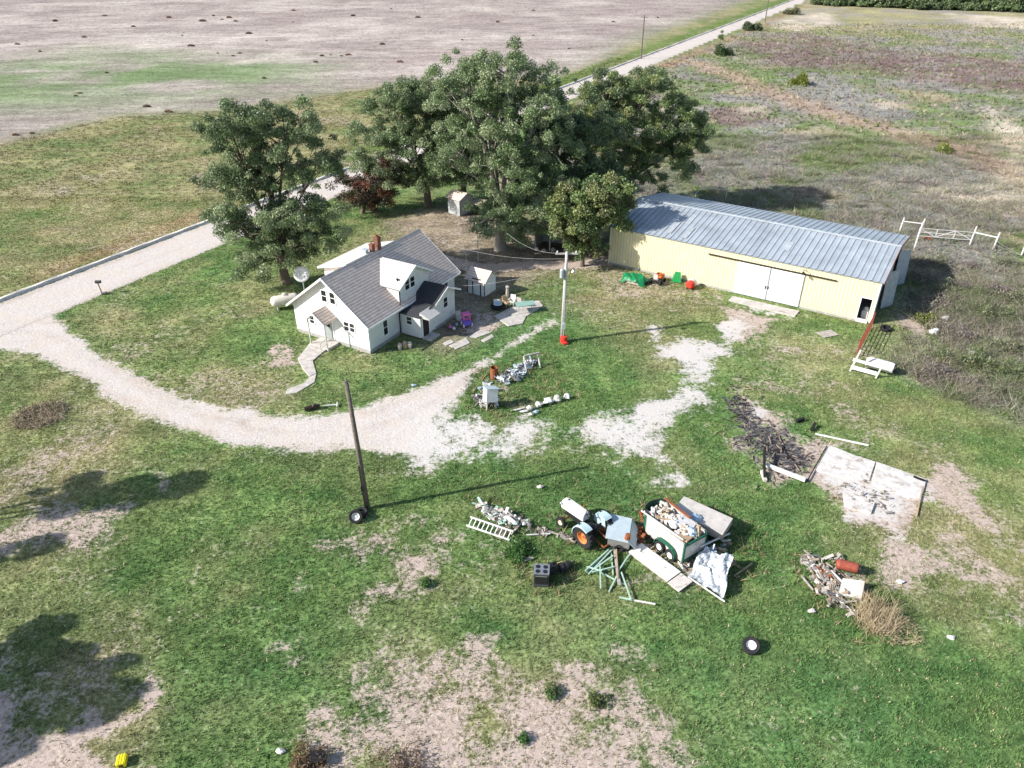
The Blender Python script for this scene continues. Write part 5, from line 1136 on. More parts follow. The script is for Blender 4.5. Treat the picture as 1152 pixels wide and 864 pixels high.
for s_ in (-1, 1):
    o = MB(); o.tyre(.66,.36,.34,'y',(0,0,0),30)
    for k in range(18):
        a = 2*math.pi*k/18
        for e in (-1,1): o.obox((.655*math.cos(a+e*.09),e*.09,.655*math.sin(a+e*.09)),(.07,.18,.05),(0,-a-R(90),e*.0)) if False else o.beam((.66*math.cos(a),e*.01,.66*math.sin(a)),(.65*math.cos(a+.16),e*.17,.65*math.sin(a+.16)),.06,.07)
    o = o.build('rear_tyre', M['rubber'], t); o.location = (0,s_*.78,.66)
    q = MB(); q.lathe([(.0,s_*.0),(.1,s_*.02),(.14,s_*-.05),(.28,s_*-.06),(.34,s_*.12),(.365,s_*.14),(.365,-s_*.14),(.0,-s_*.12)], 24, 'y'); q.build('rim', M['orange'], o)
    q = MB(); q.lathe([(.0,s_*.05),(.06,s_*.04),(.07,s_*-.02)], 8, 'y'); q.build('hub', M['rust'], o)
    o = MB().tyre(.33,.17,.17,'y',(0,0,0),20).build('front_tyre', M['rubber'], t); o.location = (WB,s_*.68,.33); o.rotation_euler = (0,0,R(6))
    q = MB(); q.lathe([(.0,s_*.06),(.06,s_*.05),(.08,-s_*.01),(.15,s_*.03),(.175,s_*.07),(.175,-s_*.07),(.0,-s_*.05)], 18, 'y'); q.build('rim', M['cream'], o)
    vs, fs = [], []; n = 10
    for i in range(n+1):
        a = R(-8 + 128*i/n); r_ = .74
        for y in (.52,.58,.98,1.0): vs.append((r_*math.cos(a)*(1 if y < .99 else .93), s_*y, .66 + r_*math.sin(a)*(1 if y < .99 else .93)))
    fs = [(i*4+k, i*4+k+1, (i+1)*4+k+1, (i+1)*4+k) for i in range(n) for k in range(3)]
    f = MB(); f.add(vs, fs); fo = f.build('fender', M['tractor'], t)
    sm = fo.modifiers.new('thick', 'SOLIDIFY'); sm.thickness = .025
    MB().prism([(-.35,s_*.53,.7),(.6,s_*.53,.7),(.5,s_*.53,1.2),(.1,s_*.53,1.38),(-.25,s_*.53,1.3)], (0,s_*.02,0)).build('fender_side', M['tractor'], fo)
    MB().lathe([(.0,0),(.06,.01),(.07,.07),(.0,.09)], 8, 'x', (.32,s_*.8,1.36)).build('lamp', M['black'], fo)
m = MB(); m.box(-.28,.12,-.22,.22,.98,1.04); m.box(-.34,-.27,-.21,.21,1.04,1.34); m.build('seat', M['black'], t, bev=.03)
m = MB(); m.tube([(.62,0,1.35),(.42,0,1.55)], .025, 6); o = m.build('steering_column', M['black'], t)
m = MB(); m.lathe([(.2,-.015),(.225,0),(.2,.015),(.185,0)], 20, 'z', (0,0,0), True); m.beam((-.2,0,0),(.2,0,0),.025); m.beam((0,-.2,0),(0,.2,0),.025); q = m.build('steering_wheel', M['black'], o); q.location = (.42,0,1.56); q.rotation_euler = (0,R(-35),0)
m = MB(); m.tube([(1.05,-.2,1.35),(1.05,-.24,1.75)], .035, 8); m.build('exhaust', M['rust'], t)
m = MB(); m.beam((-.3,-.3,.5),(-1.1,-.34,.42),.06); m.beam((-.3,.3,.5),(-1.1,.34,.42),.06); m.beam((-1.1,-.36,.42),(-1.1,.36,.42),.07); m.beam((-.3,0,.9),(-.95,0,.75),.05); m.build('hitch', M['rust'], t)

# ------------------------------------------------------------------ grey lidded cart
t = thing('tool_cart', 'grey metal box with a sloping lid between tractor and trailer', 'cart', (5.85,29.9,0), R(-14))
m = MB(); m.box(-.55,.62,-.75,.75,.35,.85); m.build('body', M['darkstone'], t)
m = MB(); m.prism([(-.68,-.88,.95),(.55,-.88,.86),(.55,.95,.96),(-.68,.95,1.05)], (0,0,.05)); m.build('lid', M['bluegrey'], t)
m = MB(); m.prism([(.555,-.88,.86),(.555,.95,.96),(.95,.8,.42),(.95,-.75,.40)], (0.02,0,.03)); m.build('side_flap', M['bluegrey'], t)
for y in (-.7,.7): MB().tyre(.26,.13,.14,'y',(.1,y,.26),16).build('wheel', M['rubber'], t)
m = MB(); m.lathe([(.0,.0),(.16,.01),(.15,.3),(.0,.32)], 10, 'z'); o = m.build('pail', M['rust']); o.location = (6.15,29.2,.92); o.rotation_euler = (.1,.1,0); tag(o, 'rusty pail standing on the corner of the grey lidded box', 'pail')
rubble(['rusty and red scraps between the grey box and the trailer'], [(716,603),(722,612),(718,598),(712,612)], 34, .28, ['rust'], 21, h=.5)

# ------------------------------------------------------------------ livestock trailer full of junk
ra, fa = P(766,637), P(729,606); th_ = ang(ra, fa)
t = thing('livestock_trailer', 'green and white twin axle livestock trailer without roof heaped with rubbish', 'trailer', ra, th_)
TL, TW, TH, TF = 2.75, 1.62, 1.62, .42                            # length, width, top, floor; near side at y=0, body towards -y
nr = lambda s_: s_
f = MB(); f.box(0,TL,-TW,0,TF-.08,TF); f.build('floor', M['oldwood'], t)
for y, nm in ((0,'near'),(-TW,'far')):
    w_ = MB()
    for i in range(3): w_.box(.06+i*.9,.06+i*.9+.87,y-.02,y+.02,TF,TH-.06)
    w_.build('side_panel', M['dirtywhite'], t)
    e = MB(); e.box(0,TL,y-.035,y+.035,TH-.07,TH); e.box(0,TL,y-.035,y+.035,TF-.1,TF)
    for x in (0,.93,1.83,TL-.04): e.box(x,x+.05,y-.03,y+.03,TF,TH-.07)
    e.build('side_frame', M['oldwood'], t)
n = 10; vs, fs = [], []
for i in range(n+1):
    a = math.pi*i/n; x, y = TL + .62*math.sin(a), -TW/2 + TW/2*math.cos(a)
    vs += [(x,y,TF-.1),(x,y,TH)]
fs = [(2*i,2*i+1,2*i+3,2*i+2) for i in range(n)]
m = MB(); m.add(vs, fs); o = m.build('nose', M['greenp'], t); sm = o.modifiers.new('thick', 'SOLIDIFY'); sm.thickness = .03
m = MB(); m.tube([(TL+.63*math.sin(math.pi*i/n),-TW/2+(TW/2+.01)*math.cos(math.pi*i/n),TH+.03) for i in range(n+1)], .04, 6); m.build('nose_rim', M['black'], o)
m = MB(); m.box(-.06,-.01,-TW+.05,-.05,TF+.05,TH-.25); m.build('tailgate', M['dirtywhite'], t)
m = MB(); m.box(-.08,.0,-.07,.04,TF-.15,TH); m.box(-.08,.0,-TW-.04,-TW+.07,TF-.15,TH); m.box(-.08,.0,-TW,0,TH-.25,TH-.12); m.box(-.08,.0,-TW,0,TF-.15,TF); m.build('tailgate_frame', M['greenp'], t)
for y in (.14, -TW-.14):
    vs = []; n = 12; s_ = 1 if y > 0 else -1
    g_ = MB()
    pts = [(.30,.40),(.36,.68),(.55,.84),(.9,.90),(1.25,.90),(1.6,.84),(1.8,.68),(1.86,.40)]
    g_.add([(x,yy,z) for x, z in pts for yy in (y-.14*s_-.0, y+.14*s_)], [(2*i,2*i+1,2*i+3,2*i+2) for i in range(len(pts)-1)])
    o = g_.build('mudguard', M['greenp'], t); q = o.modifiers.new('thick', 'SOLIDIFY'); q.thickness = .04
    for x in (.68, 1.48):
        w_ = MB().tyre(.34,.19,.2,'y',(0,0,0),22).build('wheel', M['rubber'], t); w_.location = (x,y,.34)
        q = MB(); q.lathe([(.0,s_*.05),(.07,s_*.07),(.09,s_*.02),(.16,s_*.03),(.195,s_*.09),(.195,-s_*.08),(.0,-s_*.06)], 18, 'y'); q.build('rim', M['white'], w_)
m = MB(); m.beam((TL+.5,-TW/2-.5,.4),(TL+1.35,-TW/2,.4),.09); m.beam((TL+.5,-TW/2+.5,.4),(TL+1.35,-TW/2,.4),.09); m.tube([(TL+1.15,-TW/2,.0),(TL+1.15,-TW/2,.75)], .04, 6); m.build('drawbar', M['rust'], t)
tm = Matrix.Translation(ra) @ Matrix.Rotation(th_, 4, 'Z')
def intr(px_, label, cat, name, mb, m_, loc, rot=(0,0,0), bev=0):
    o = mb.build(name, M[m_], bev=bev); o.matrix_world = tm @ Matrix.Translation(loc) @ __import__('mathutils').Euler(rot).to_matrix().to_4x4(); return tag(o, label, cat)
r = random.Random(77)
fill = MB()
for i in range(240):
    x, y = r.uniform(.1,TL+.3), r.uniform(-TW+.15,-.15); z = TF + r.uniform(.6,1.35)*(1-.25*abs(y+TW/2)); s_ = r.uniform(.12,.3)
    if r.random() < .5: fill.rock((x,y,z),(s_*1.4,s_,s_),i,.3)
    else: fill.obox((x,y,z),(s_*r.uniform(.8,2.4),s_*r.uniform(.3,.8),s_*r.uniform(.1,.4)),(r.uniform(-.6,.6),r.uniform(-.6,.6),r.uniform(0,6)))
o = fill.build('rubbish', M['dirtywhite']); o.matrix_world = tm; kind(o, 'stuff', 'pale mixed rubbish heaped in the livestock trailer')
fill = MB()
for i in range(60):
    x, y = r.uniform(.15,TL+.3), r.uniform(-TW+.15,-.15); z = TF + r.uniform(.7,1.4)*(1-.25*abs(y+TW/2)); s_ = r.uniform(.1,.24)
    fill.obox((x,y,z),(s_*r.uniform(1,3.4),s_*r.uniform(.3,.8),s_*r.uniform(.1,.5)),(r.uniform(-.6,.6),r.uniform(-.6,.6),r.uniform(0,6)))
o = fill.build('rubbish', M['wood']); o.matrix_world = tm; kind(o, 'stuff', 'brown wooden scraps heaped in the livestock trailer')
fill = MB()
for i in range(36):
    x, y = r.uniform(.3,TL+.4), r.uniform(-TW+.15,-.15); s_ = r.uniform(.1,.2)
    fill.obox((x,y,TF+r.uniform(.6,1.1)),(s_*r.uniform(1,3),s_*.5,s_*.4),(r.uniform(-.6,.6),r.uniform(-.6,.6),r.uniform(0,6)))
fill.box(.06,TL,-TW+.06,-.06,TF+.01,TF+.5)
o = fill.build('rubbish', M['darkstone']); o.matrix_world = tm; kind(o, 'stuff', 'dark rubbish filling the bottom of the livestock trailer')
intr(0,'white bag of rubbish in the middle of the trailer heap','bag','rubbish_bag', MB().rock((0,0,0),(.6,.55,.45),5,.15),'white',(1.4,-.6,1.62))
intr(0,'big white sheet lying across the trailer heap','sheet','loose_sheet', MB().obox((0,0,0),(1.05,.9,.03)),'white',(1.1,-1.15,1.66),(.12,-.1,.4))
intr(0,'blue grey plastic bag at the rear of the trailer heap','bag','rubbish_bag', MB().rock((0,0,0),(.6,.55,.55),8,.18),'bluebag',(.42,-.95,1.62))
intr(0,'brown cardboard box at the tailgate corner of the trailer','box','cardboard_box', MB().obox((0,0,0),(.6,.55,.4)),'card',(.42,-.42,1.38),(.15,-.1,.2))
intr(0,'round brown plank end sticking up at the nose of the trailer','plank','plank', MB().obox((0,0,0),(.16,.75,.06)),'wood',(2.2,-1.05,1.72),(.6,.2,.5))
intr(0,'tan board lying near the nose of the trailer heap','board','board', MB().obox((0,0,0),(.95,.22,.05)),'card',(2.0,-.5,1.62),(.1,-.2,.9))
intr(0,'small upright tan board at the rear corner of the trailer heap','board','board', MB().obox((0,0,0),(.08,.2,.6)),'card',(.15,-1.2,1.75),(.1,.2,.2))
intr(0,'long white pole lying along the near side of the trailer','pole','loose_pole', MB().beam((0,0,0),(2.9,.05,.05),.06),'white',(.2,-.1,1.66),(0,0,.08))
intr(0,'dark red board along the far rim of the trailer','board','board', MB().beam((0,0,0),(1.9,0,.03),.14,.05),'rust',(1.2,-TW-.02,1.66))

# ------------------------------------------------------------------ flat trailer behind, panels, crumpled sheet
fa_, fb_ = Vector((9.35,31.75,0)), Vector((11.75,30.1,0)); fan = ang(fa_, fb_)
t = thing('flat_trailer', 'long dirty white flat topped trailer tilted behind the livestock trailer', 'trailer', fa_, fan)
FL = (fb_-fa_).length
m = MB(); m.prism([(0,-.75,1.12),(FL,-.75,.92),(FL,.75,.92),(0,.75,1.12)], (0,0,.07)); m.build('deck', M['dirtywhite'], t)
m = MB(); m.box(.05,FL-.02,-.77,-.72,.55,.93); m.box(FL-.06,FL,-.75,.75,.5,.9); m.build('side_board', M['oldwood'], t)
m = MB(); m.beam((-.5,-.4,.5),(FL,-.4,.5),.1); m.beam((-.5,.4,.5),(FL,.4,.5),.1); m.build('chassis', M['rust'], t)
for x in (1.5, 2.3):
    for y in (-.68,.82): w_ = MB().tyre(.32,.17,.18,'y',(x,y,.32),20).build('wheel', M['rubber'], t)
o = MB().add(*drape(.42,.3,.2,7,14,.04)).build('bag', M['bluebag']); o.location = (9.95,30.6,1.1); tag(o, 'dark blue plastic hanging between the two trailers', 'plastic sheet')
pw = ang(P(668+44/6.4+280/6.4-44/6.4-8,620), P(779,651))
c0, c1 = Vector((6.65,29.3,0)), Vector((8.85,26.6,0)); pan = ang(c0, c1); PL = (c1-c0).length
t = thing('wall_panel', 'long white wall panel lying flat on timbers before the trailer', 'panel', c0, pan)
m = MB(); m.box(.0,PL*.78,-.5,.52,.14,.20); m.build('sheet', M['white'], t)
for y in (-.4,.4): MB().box(.05,PL*.76,y-.06,y+.06,.0,.139).build('batten', M['oldwood'], t)
t = thing('wall_panel', 'short white wall panel at the lower end of the long one', 'panel', c0 + (c1-c0)*.795, pan)
m = MB(); m.box(.0,PL*.215,-.56,.5,.10,.16); m.build('sheet', M['dirtywhite'], t)
MB().box(.2,PL*.2,-.5,-.38,.0,.099).build('batten', M['oldwood'], t)
r = random.Random(5); vs = []; n = 22
A_, B_, C_, D_ = Vector((9.1,27.35,.1)), Vector((10.55,25.7,.05)), Vector((11.45,27.85,.85)), Vector((10.2,28.75,.6))
for j in range(n+1):
    for i in range(n+1):
        u, v = i/n, j/n; p = (A_*(1-u)+B_*u)*(1-v) + (D_*(1-u)+C_*u)*v
        z = float(fbm(np.array([u*2.]), np.array([v*2.]), .8, 7)[0]-.5)*1.0 + .16*abs(float(vnoise(np.array([u*3.+v]), np.array([v*2.]), .35, 3)[0])-.5)*2 + r.uniform(-.02,.02)
        vs.append((p.x + .06*math.sin(v*9), p.y + .06*math.sin(u*8), max(.03, p.z + z)))
m = MB(); m.add(vs, [(j*(n+1)+i, j*(n+1)+i+1, (j+1)*(n+1)+i+1, (j+1)*(n+1)+i) for j in range(n) for i in range(n)])
t = thing('crumpled_sheet', 'crumpled shiny sheet of galvanised metal lying right of the white panels', 'metal sheet', (0,0,0))
o = m.build('sheet', M['galv_pale'], t); q = o.modifiers.new('thick', 'SOLIDIFY'); q.thickness = .012
MB().beam((9.1,27.25,.12),(10.6,25.6,.1),.06).build('edge_bar', M['white'], t)
for i, (a, b, mm, nm) in enumerate(((P(788,615,.9),P(821,600,.5),'white','white pole leaning out between the trailer tailgate and the flat trailer'),(P(826,648,.1),P(846,634,.1),'wood','thin wooden lath lying right of the crumpled sheet'),(P(800,623,.4),P(804,612,.9),'galv_pale','short upright grey strip behind the crumpled sheet'))):
    tag(MB().beam(a, b, .07).build('loose_pole', M[mm]), nm, 'pole')
rubble(['pale crushed scraps between the trailer tailgate and the crumpled sheet','bluish crushed scraps beside the crumpled sheet'], [(790,622),(796,628),(803,632),(786,630)], 40, .26, ['galv_pale','bluebag'], 31, h=.5)
rubble(['tan dry scraps lying round the trailers'], [(818,628),(828,636),(700,612),(695,622),(690,612),(832,655)], 60, .22, ['card'], 33, h=.05)

# ------------------------------------------------------------------ poles, ladder, scrap, stove
r = random.Random(9)
q6 = lambda x, y: (660 + x/6.4, 550 + y/6.4)
pipes = [((0,600),(180,415)),((15,612),(190,430)),((-10,590),(165,430)),((60,575),(190,480)),((100,600),(275,690)),((195,380),(235,690)),((210,385),(225,640)),((250,600),(320,800)),((235,780),(330,800)),((330,800),(495,830)),((230,590),(300,480)),((95,540),(100,715)),((160,740),(215,630)),((255,560),(310,470)),((0,560),(110,590)),((40,600),(200,560)),((175,440),(190,620))]
words = ['longest pale green pole pointing at the tractor','pale green pole lying close beside the longest one','pale green pole at the left side of the pole heap','short pale green pole crossing the upper heap','pale green pole running down right from the heap','upright grey board hanging from the grey box corner','wooden lath beside the upright grey board','pale green pole ending at the lowest joint','thin pole pointing left from the lowest joint','white pole running right from the lowest joint','pale green pole leaning towards the white panel','upright short pole standing in the grass below the heap','short pale pole lower left of the lowest joint','pale green pole next to the white panel edge','pale green pole crossing the left of the heap','pale green pole lying flat across the middle of the heap','grey pole beneath the corner of the grey box']
for i, ((a, b), nm) in enumerate(zip(pipes, words)):
    z = .04 + .05*(i % 4)
    o = MB().beam(P(*q6(*a), z), P(*q6(*b), z + r.uniform(0,.12)), .065 if i not in (5,) else .16, .06).build('loose_pole', M[['greenpipe','greenpipe','greenpipe','greenpipe','greenpipe','oldwood','wood','greenpipe','greenpipe','white'][i] if i < 10 else 'greenpipe'])
    tag(o, nm, 'pole', 'heap of loose poles')
la, lb = P(520+45/6.4,540+315/6.4), P(520+355/6.4,540+420/6.4)
t = thing('ladder', 'white ladder lying in front of the scrap heap left of the tractor', 'ladder', la, ang(la,lb)); Lx = (lb-la).length
for y in (-.24,.24): MB().beam((0,y,.32 if y > 0 else .08),(Lx,y,.30 if y > 0 else .08),.06,.09).build('rail', M['white'], t)
for i in range(10): x = Lx*(i+.5)/10; MB().beam((x,-.24,.08),(x,.24,.31),.05).build('rung', M['white'], t)
rubble(['white scraps in the heap behind the ladder','dark scraps in the heap behind the ladder','wooden scraps in the heap behind the ladder','greenish scraps in the heap behind the ladder'], [(540,568),(548,575),(558,578),(568,582),(575,590),(582,585),(595,592),(560,590),(550,584)], 210, .25, ['white','darkstone','oldwood','greenpipe'], 41, h=.3)
for i, (a, b, mm, w_, nm) in enumerate(((P(575,602),P(588,588),'oldwood',.12,'grey plank leaning out of the scrap heap behind the ladder'),(P(592,603),P(619,602),'white',.05,'thin white rod on the grass right of the scrap heap'),(P(612,596),P(640,607),'polewood',.12,'dark plank lying towards the rear wheel of the tractor'),(P(615,598),P(632,604),'oldwood',.08,'pale lath beside the dark plank near the tractor'))):
    tag(MB().beam(a+Vector((0,0,.08)), b+Vector((0,0,.1)), w_, .06).build('plank', M[mm]), nm, 'plank')
s0, s1 = P(600,660), P(615.5,661)
t = thing('stove', 'charcoal cooking stove standing in the grass below the scrap heap', 'stove', s0, ang(s0,s1)); sw = .78
m = MB(); m.box(0,sw,0,.7,.0,.9); m.build('body', M['appl'], t, bev=.02)
m = MB(); m.box(-.01,sw+.01,-.01,.71,.902,.93); m.build('hob', M['chrome'], t)
for x in (.2,.58):
    for y in (.18,.5): MB().lathe([(.06,.932),(.12,.934),(.12,.95),(.06,.95)], 12, 'z', (x,y,0)).build('burner', M['black'], t)
MB().box(.06,sw-.06,-.025,-.004,.25,.75).build('oven_door', M['black'], t); MB().beam((.1,-.05,.8),(sw-.1,-.05,.8),.03).build('handle', M['chrome'], t)
t = thing('engine', 'black greasy engine lump lying behind the stove', 'engine', P(621,645), R(15))
m = MB(); m.rock((0,0,.35),(.75,.6,.7),3,.2); m.build('block', M['black'], t); m = MB(); m.lathe([(.0,-.12),(.26,-.1),(.26,.1),(.0,.12)], 14, 'x', (.5,0,.28)); m.build('flywheel', M['rubber'], t)
m = MB(); m.tube([(-.2,-.2,.5),(-.3,-.3,.75),(-.1,-.25,.8)], .06, 6); m.build('manifold', M['appl'], t)
t = thing('engine', 'black drum shaped part lying right of the engine lump', 'engine part', P(637,641), R(40)); m = MB(); m.lathe([(.0,-.3),(.22,-.28),(.25,.0),(.22,.28),(.0,.3)], 12, 'x', (0,0,.24)); m.build('drum', M['rubber'], t); MB().tube([(.3,0,.25),(.7,.1,.1)], .05, 6).build('shaft', M['appl'], t)
o = MB().obox((0,0,.05),(.7,.18,.08),(0,0,R(25))).build('board', M['oldwood']); o.location = P(593,630); tag(o, 'short pale board in the weed clump left of the engine', 'board')

# ------------------------------------------------------------------ burn heap and slab edge
r = random.Random(15); grp = 'charred sticks of the burn heap'
ch = MB(); br = MB()
for i in range(170):
    k_ = r.random(); cx, cy = r.choice([(862,505),(870,515),(880,500),(840,448),(828,470),(835,455),(850,445),(895,520),(875,530),(832,484)])
    p = P(cx + r.gauss(0,13), cy + r.gauss(0,10)); a = r.uniform(0,6.28); L_ = r.uniform(.12,.9)*r.uniform(.5,1)
    (ch if k_ < .5 else br).beam((p.x,p.y,r.uniform(.0,.06)), (p.x+math.cos(a)*L_,p.y+math.sin(a)*L_,r.uniform(.0,.14)), r.uniform(.015,.05))
kind(ch.build('charred_debris', M['charred']), 'stuff', 'charred sticks strewn over the burn heap'); kind(br.build('branch_debris', M['twig']), 'stuff', 'grey brown branches strewn over the burn heap')
for a, b, mm, w_, h_, nm in ((P(859,545),P(911,541),'white',.12,.1,''),):
    pass
for a, b, mm, w_, nm in ((P(862,523,.15),P(906,540,.15),'white',.2,'long white timber along the near edge of the burn heap'),(P(857,530,.1),P(861,541,.1),'dirtywhite',.2,'short white timber at the left corner of the burn heap'),
        (P(860,505,.7),P(860,540,.1),'charred',.14,'charred post at the left corner of the burn heap'),(P(908,541,.1),P(930,502,.1),'charred',.06,'dark seam strip between burn heap and concrete floor'),
        (P(896,474,.1),P(904,471,.15),'charred',.2,'short black log lying in the grass above the burn heap'),(P(913,484,.1),P(917,476,.3),'charred',.18,'black stump end upper right of the burn heap'),
        (P(917,488,.06),P(977,501,.06),'white',.09,'long thin white pipe lying in the grass above the concrete floor'),(P(1028,536,.3),P(1041,541,.1),'charred',.1,'black bar at the right corner of the concrete floor'),(P(1031,580,.06),P(1038,548,.06),'wood',.08,'thin tan lath along the right edge of the concrete floor')):
    tag(MB().beam(a, b, w_).build('timber', M[mm]), nm, 'timber')
rubble(['pale dusty scraps strewn on the concrete floor','small dark scraps strewn on the concrete floor'], [(965,560),(985,570),(1000,577),(950,545),(935,560),(1000,560),(975,535)], 70, .16, ['darkstone','twig'], 51, h=.08)
# scrap by the reeds
ca, cb = P(938,640), P(963,646)
t = thing('gas_cylinder', 'rust red gas cylinder lying on the scrap heap by the reeds', 'cylinder', ca, ang(ca,cb)); Lx = (cb-ca).length
m = MB(); m.lathe([(.0,.0),(.2,.04),(.27,.16),(.27,Lx-.1),(.25,Lx-.02),(.0,Lx)], 16, 'x', (0,0,.42)); m.build('body', M['redpaint'], t, smooth=False)
m = MB(); m.lathe([(.2,Lx-.01),(.22,Lx+.12),(.12,Lx+.12),(.1,Lx+.02)], 14, 'x', (0,0,.42)); m.build('collar', M['black'], t)
t = thing('sheet', 'pale square metal sheet leaning below the red cylinder', 'metal sheet', P(955,668), R(-10))
m = MB(); m.prism([(-.6,-.3,.1),(.5,-.35,.12),(.75,.5,.5),(-.3,.55,.46)], (0,0,.03)); m.build('plate', M['dirtywhite'], t); MB().beam((-.6,-.3,.05),(.5,-.35,.07),.05).build('edge', M['oldwood'], t)
rubble(['dirty white scraps of the heap beside the red cylinder','grey brown scraps of the heap beside the red cylinder','pale grey slats of the heap beside the red cylinder','dark scraps of the heap beside the red cylinder'], [(902,632),(915,642),(925,652),(938,660),(910,626),(945,672),(930,640),(922,665),(960,690),(935,680),(950,632)], 260, .25, ['dirtywhite','twig','oldwood','darkstone'], 61, h=.12)
rubble(['rusty scraps of the heap beside the red cylinder'], [(925,645),(935,650),(918,640)], 14, .2, ['rust'], 63, h=.15)
for i, (a, b, nm) in enumerate(((P(930,638,.3),P(955,668,.25),'long dark lath across the scrap beside the red cylinder'),(P(902,648,.1),P(915,664,.1),'pale lath at the left edge of the red cylinder scrap'),(P(935,642,.3),P(948,655,.35),'white lath next to the red cylinder'))):
    tag(MB().beam(a, b, .07).build('lath', M[('polewood','oldwood','white')[i]]), nm, 'lath')
# loose scraps on the lawn
for i, (px, py, mm, nm) in enumerate(((608,548,'dirtywhite','pale scrap lying alone on the lawn above the tractor'),(1012,655,'white','small white scrap right of the reeds below the bare strip'),(913,688,'dirtywhite','crumpled pale paper left of the reeds'),(540,437,'bluebag','bluish scrap beside the two wheel tracks'),(466,434,'bluebag','pale lump at the edge of the track below the house'),(316,846,'white','tiny white scrap at the bottom edge left of the dead weeds'),(1070,718,'white','tiny white scrap on the lower right lawn'))):
    o = MB().rock((0,0,.06),(.42,.25,.16),90+i,.3).build('scrap', M[mm]); o.location = P(px,py); tag(o, nm, 'scrap')
# far clumps of dead weeds standing in the harvested field
r = random.Random(33); protos = []
FC = [(.30,.16,.10),(.20,.16,.09),(.16,.13,.08),(.24,.13,.09)]
spots = [(18,152),(36,150),(62,24),(95,42),(118,18),(150,30),(190,20),(205,40),(215,52),(245,60),(262,63),(270,60),(280,38),(300,46),(330,25),(355,70),(362,63),(372,62),(384,63),(392,62),(165,120),(190,126),(120,82),(90,105),(85,108),(297,88),(430,50),(470,20),(520,45),(560,25),(600,40),(450,70),(500,62),(545,70),(397,18),(250,22),(228,24),(258,20),(240,18),(265,24),(20,50),(45,58),(330,12),(440,10),(600,12),(690,25),(740,20),(640,55)]
for i, (px, py) in enumerate(spots):
    if i < 4:
        rr_ = np.random.default_rng(200+i); n = 420
        d = rr_.normal(size=(n,3)); d /= np.linalg.norm(d, axis=1)[:, None]; d[:,2] = abs(d[:,2])
        pos = d*(rr_.random(n)**.4)[:, None]*np.array([1.5,1.2,.75])
        tn = np.array(FC)[[i, (i+1) % 4]]; t_ = tn[rr_.integers(0,2,n)]*rr_.uniform(.6,1.3,n)[:, None]
        v, f_, c_ = leaves(pos, d, .5, .22, t_, rr_); o = npmesh('weed_clump', v, f_, M['leaf'], cols=c_); protos.append(o)
    else:
        o = protos[r.randrange(4)].copy(); COL.objects.link(o)
    p = P(px, py); o.location = p; dd = max(.55, p.y/330); s_ = r.uniform(.3,.8)*dd; o.scale = (s_*r.uniform(.8,1.5), s_, s_*1.25); o.rotation_euler = (0,0,r.uniform(-.3,.3))
    tag(o, 'dead brown weed clump standing in the harvested field beyond the road', 'weed clump', 'weed clumps in the harvested field')

JUNK = [plan(q) for q in ([(530,560),(600,578),(640,590),(665,615),(640,622),(560,600)], [(650,585),(720,575),(740,640),(790,660),(850,640),(850,600),(800,575),(730,560),(690,620)], [(895,625),(960,635),(1010,690),(1020,715),(950,715),(905,660)], [(530,420),(610,400),(645,445),(560,465),(530,460)], [(590,635),(645,635),(640,665),(590,668)])]
blades('weeds', 5200, 20, 52, 26, lambda c,x,y,r: .16 + .3*r.random(len(x)), .022, 7, 'taller weeds and dead grass growing round the scrap heaps',
       lambda c,x,y,r: np.max([sdf(x, y, q) for q in JUNK], 0) > -.5, lambda c,x,y,r: np.where(r.random(len(x))[:, None] < .45, np.array([.34,.27,.16]), np.array([.085,.17,.045])), 121, 1.0)

blades('grass', 34000, 90, 215, 190, lambda c,x,y,r: .12 + .16*r.random(len(x)), .07, 5, 'rough olive and tan grass between the road and the harvested field',
       lambda c,x,y,r: (c['left'] > .5) & (c['field'] < .45) & (c['gravel'] < .35), lambda c,x,y,r: np.where(r.random(len(x))[:, None] < .3, np.array([.27,.225,.125]), c['col']), 131, 1.5)
blades('weeds', 9000, 42, 90, 80, lambda c,x,y,r: .35 + .55*r.random(len(x)), .026, 12, 'bushy grey brown weeds standing taller in the tangle right of the barn',
       lambda c,x,y,r: (c['weed'] > .7) & (c['dirt'] < .6) & (vnoise(x, y, 2.1, 83) > .56), lambda c,x,y,r: np.where(r.random(len(x))[:, None] < .5, np.array([.31,.265,.225]), np.array([.20,.215,.13])), 133, 1.6)

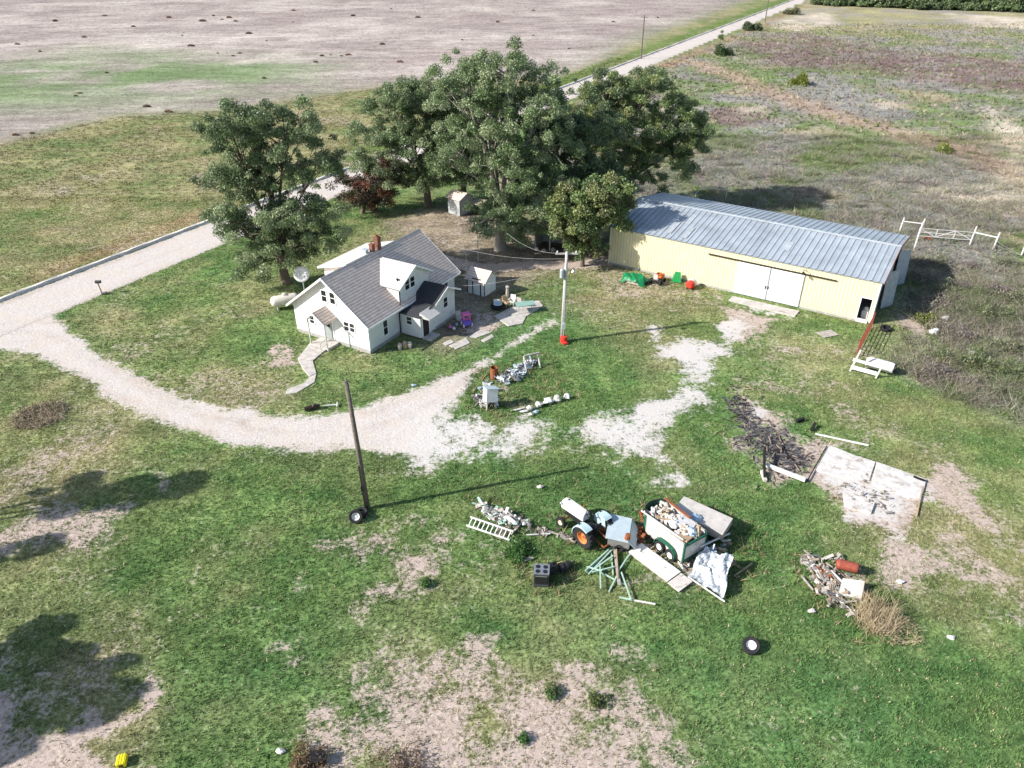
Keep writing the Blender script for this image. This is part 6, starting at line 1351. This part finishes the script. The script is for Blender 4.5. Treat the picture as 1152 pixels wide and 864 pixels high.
rubble(['white scraps spilled round the livestock trailer','dark scraps spilled round the livestock trailer','brown wooden scraps spilled round the livestock trailer'], [(790,612),(800,622),(785,632),(818,612),(700,618),(712,608),(722,590),(735,575),(770,640),(800,640),(690,606)], 150, .24, ['white','darkstone','wood'], 71, h=.18)
rubble(['pale scraps and boards scattered between the ladder heap and the tractor','brown scraps scattered between the ladder heap and the tractor'], [(575,592),(600,598),(620,600),(640,606),(650,612),(590,584)], 60, .24, ['oldwood','polewood'], 73, h=.06)
A_BRUSH = plan([(1030,335),(1100,318),(1200,320),(1400,380),(1400,580),(1152,468),(1062,440),(1030,420),(1062,390),(1045,365)])
blades('weeds', 15000, 38, 75, 75, lambda c,x,y,r: (.45 + .65*r.random(len(x)))*np.clip(vnoise(x, y, 1.5, 85)*2.2-.35, .25, 1), .022, 14, 'tall dense grey brown brush along the right edge of the yard',
       lambda c,x,y,r: sdf(x, y, A_BRUSH) + (vnoise(x, y, 2., 87)-.5)*2.5 > 0, lambda c,x,y,r: np.array([[.26,.215,.18],[.33,.285,.235],[.15,.20,.08],[.21,.165,.15],[.18,.215,.10]])[r.integers(0,5,len(x))], 135, 1.7)

# the thicket right of the barn, bush by bush
r = random.Random(91); bush = []
TK = [[(.24,.20,.17),(.30,.26,.21)],[(.17,.20,.10),(.24,.22,.16)],[(.21,.17,.155),(.27,.23,.20)],[(.13,.18,.07),(.20,.21,.12)]]
bspots = [(1042,318),(1060,330),(1078,322),(1098,335),(1122,328),(1145,340),(1052,345),(1074,352),(1104,356),(1130,362),(1150,375),(1066,378),(1088,384),(1112,390),(1138,398),(1058,402),(1080,408),(1102,414),(1126,420),(1148,428),(1070,428),(1096,436),(1120,444),(1144,452),(1052,424),(1034,300),(1058,296),(1090,300),(1130,300)]
for i, (px, py) in enumerate(bspots):
    if i < 4:
        rr_ = np.random.default_rng(300+i); n = 1500
        d = rr_.normal(size=(n,3)); d /= np.linalg.norm(d, axis=1)[:, None]; d[:,2] = abs(d[:,2])
        lump = 1 + .35*np.sin(d[:, :1]*6 + i) + .25*np.cos(d[:, 1:2]*7 + 2*i)
        pos = d*(rr_.random(n)**.35)[:, None]*np.array([1.15,1.15,.95])*lump
        tn = np.array(TK[i]); t_ = tn[rr_.integers(0,2,n)]*rr_.uniform(.6,1.35,n)[:, None]
        v, f_, c_ = leaves(pos, d + np.array([0,0,1.2]), .26, .05, t_, rr_); o = npmesh('shrub', v, f_, M['leaf'], cols=c_); bush.append(o)
    else:
        o = bush[r.randrange(4)].copy(); COL.objects.link(o)
    o.location = P(px + r.uniform(-5,5), py + r.uniform(-3,3)); q_ = r.uniform(.7,1.35); o.scale = (q_*r.uniform(.9,1.4), q_, q_*r.uniform(.6,1.0)); o.rotation_euler = (0,0,r.uniform(0,6.28))
    tag(o, 'twiggy grey brown bush in the thicket right of the barn', 'shrub', 'bushes of the thicket right of the barn')
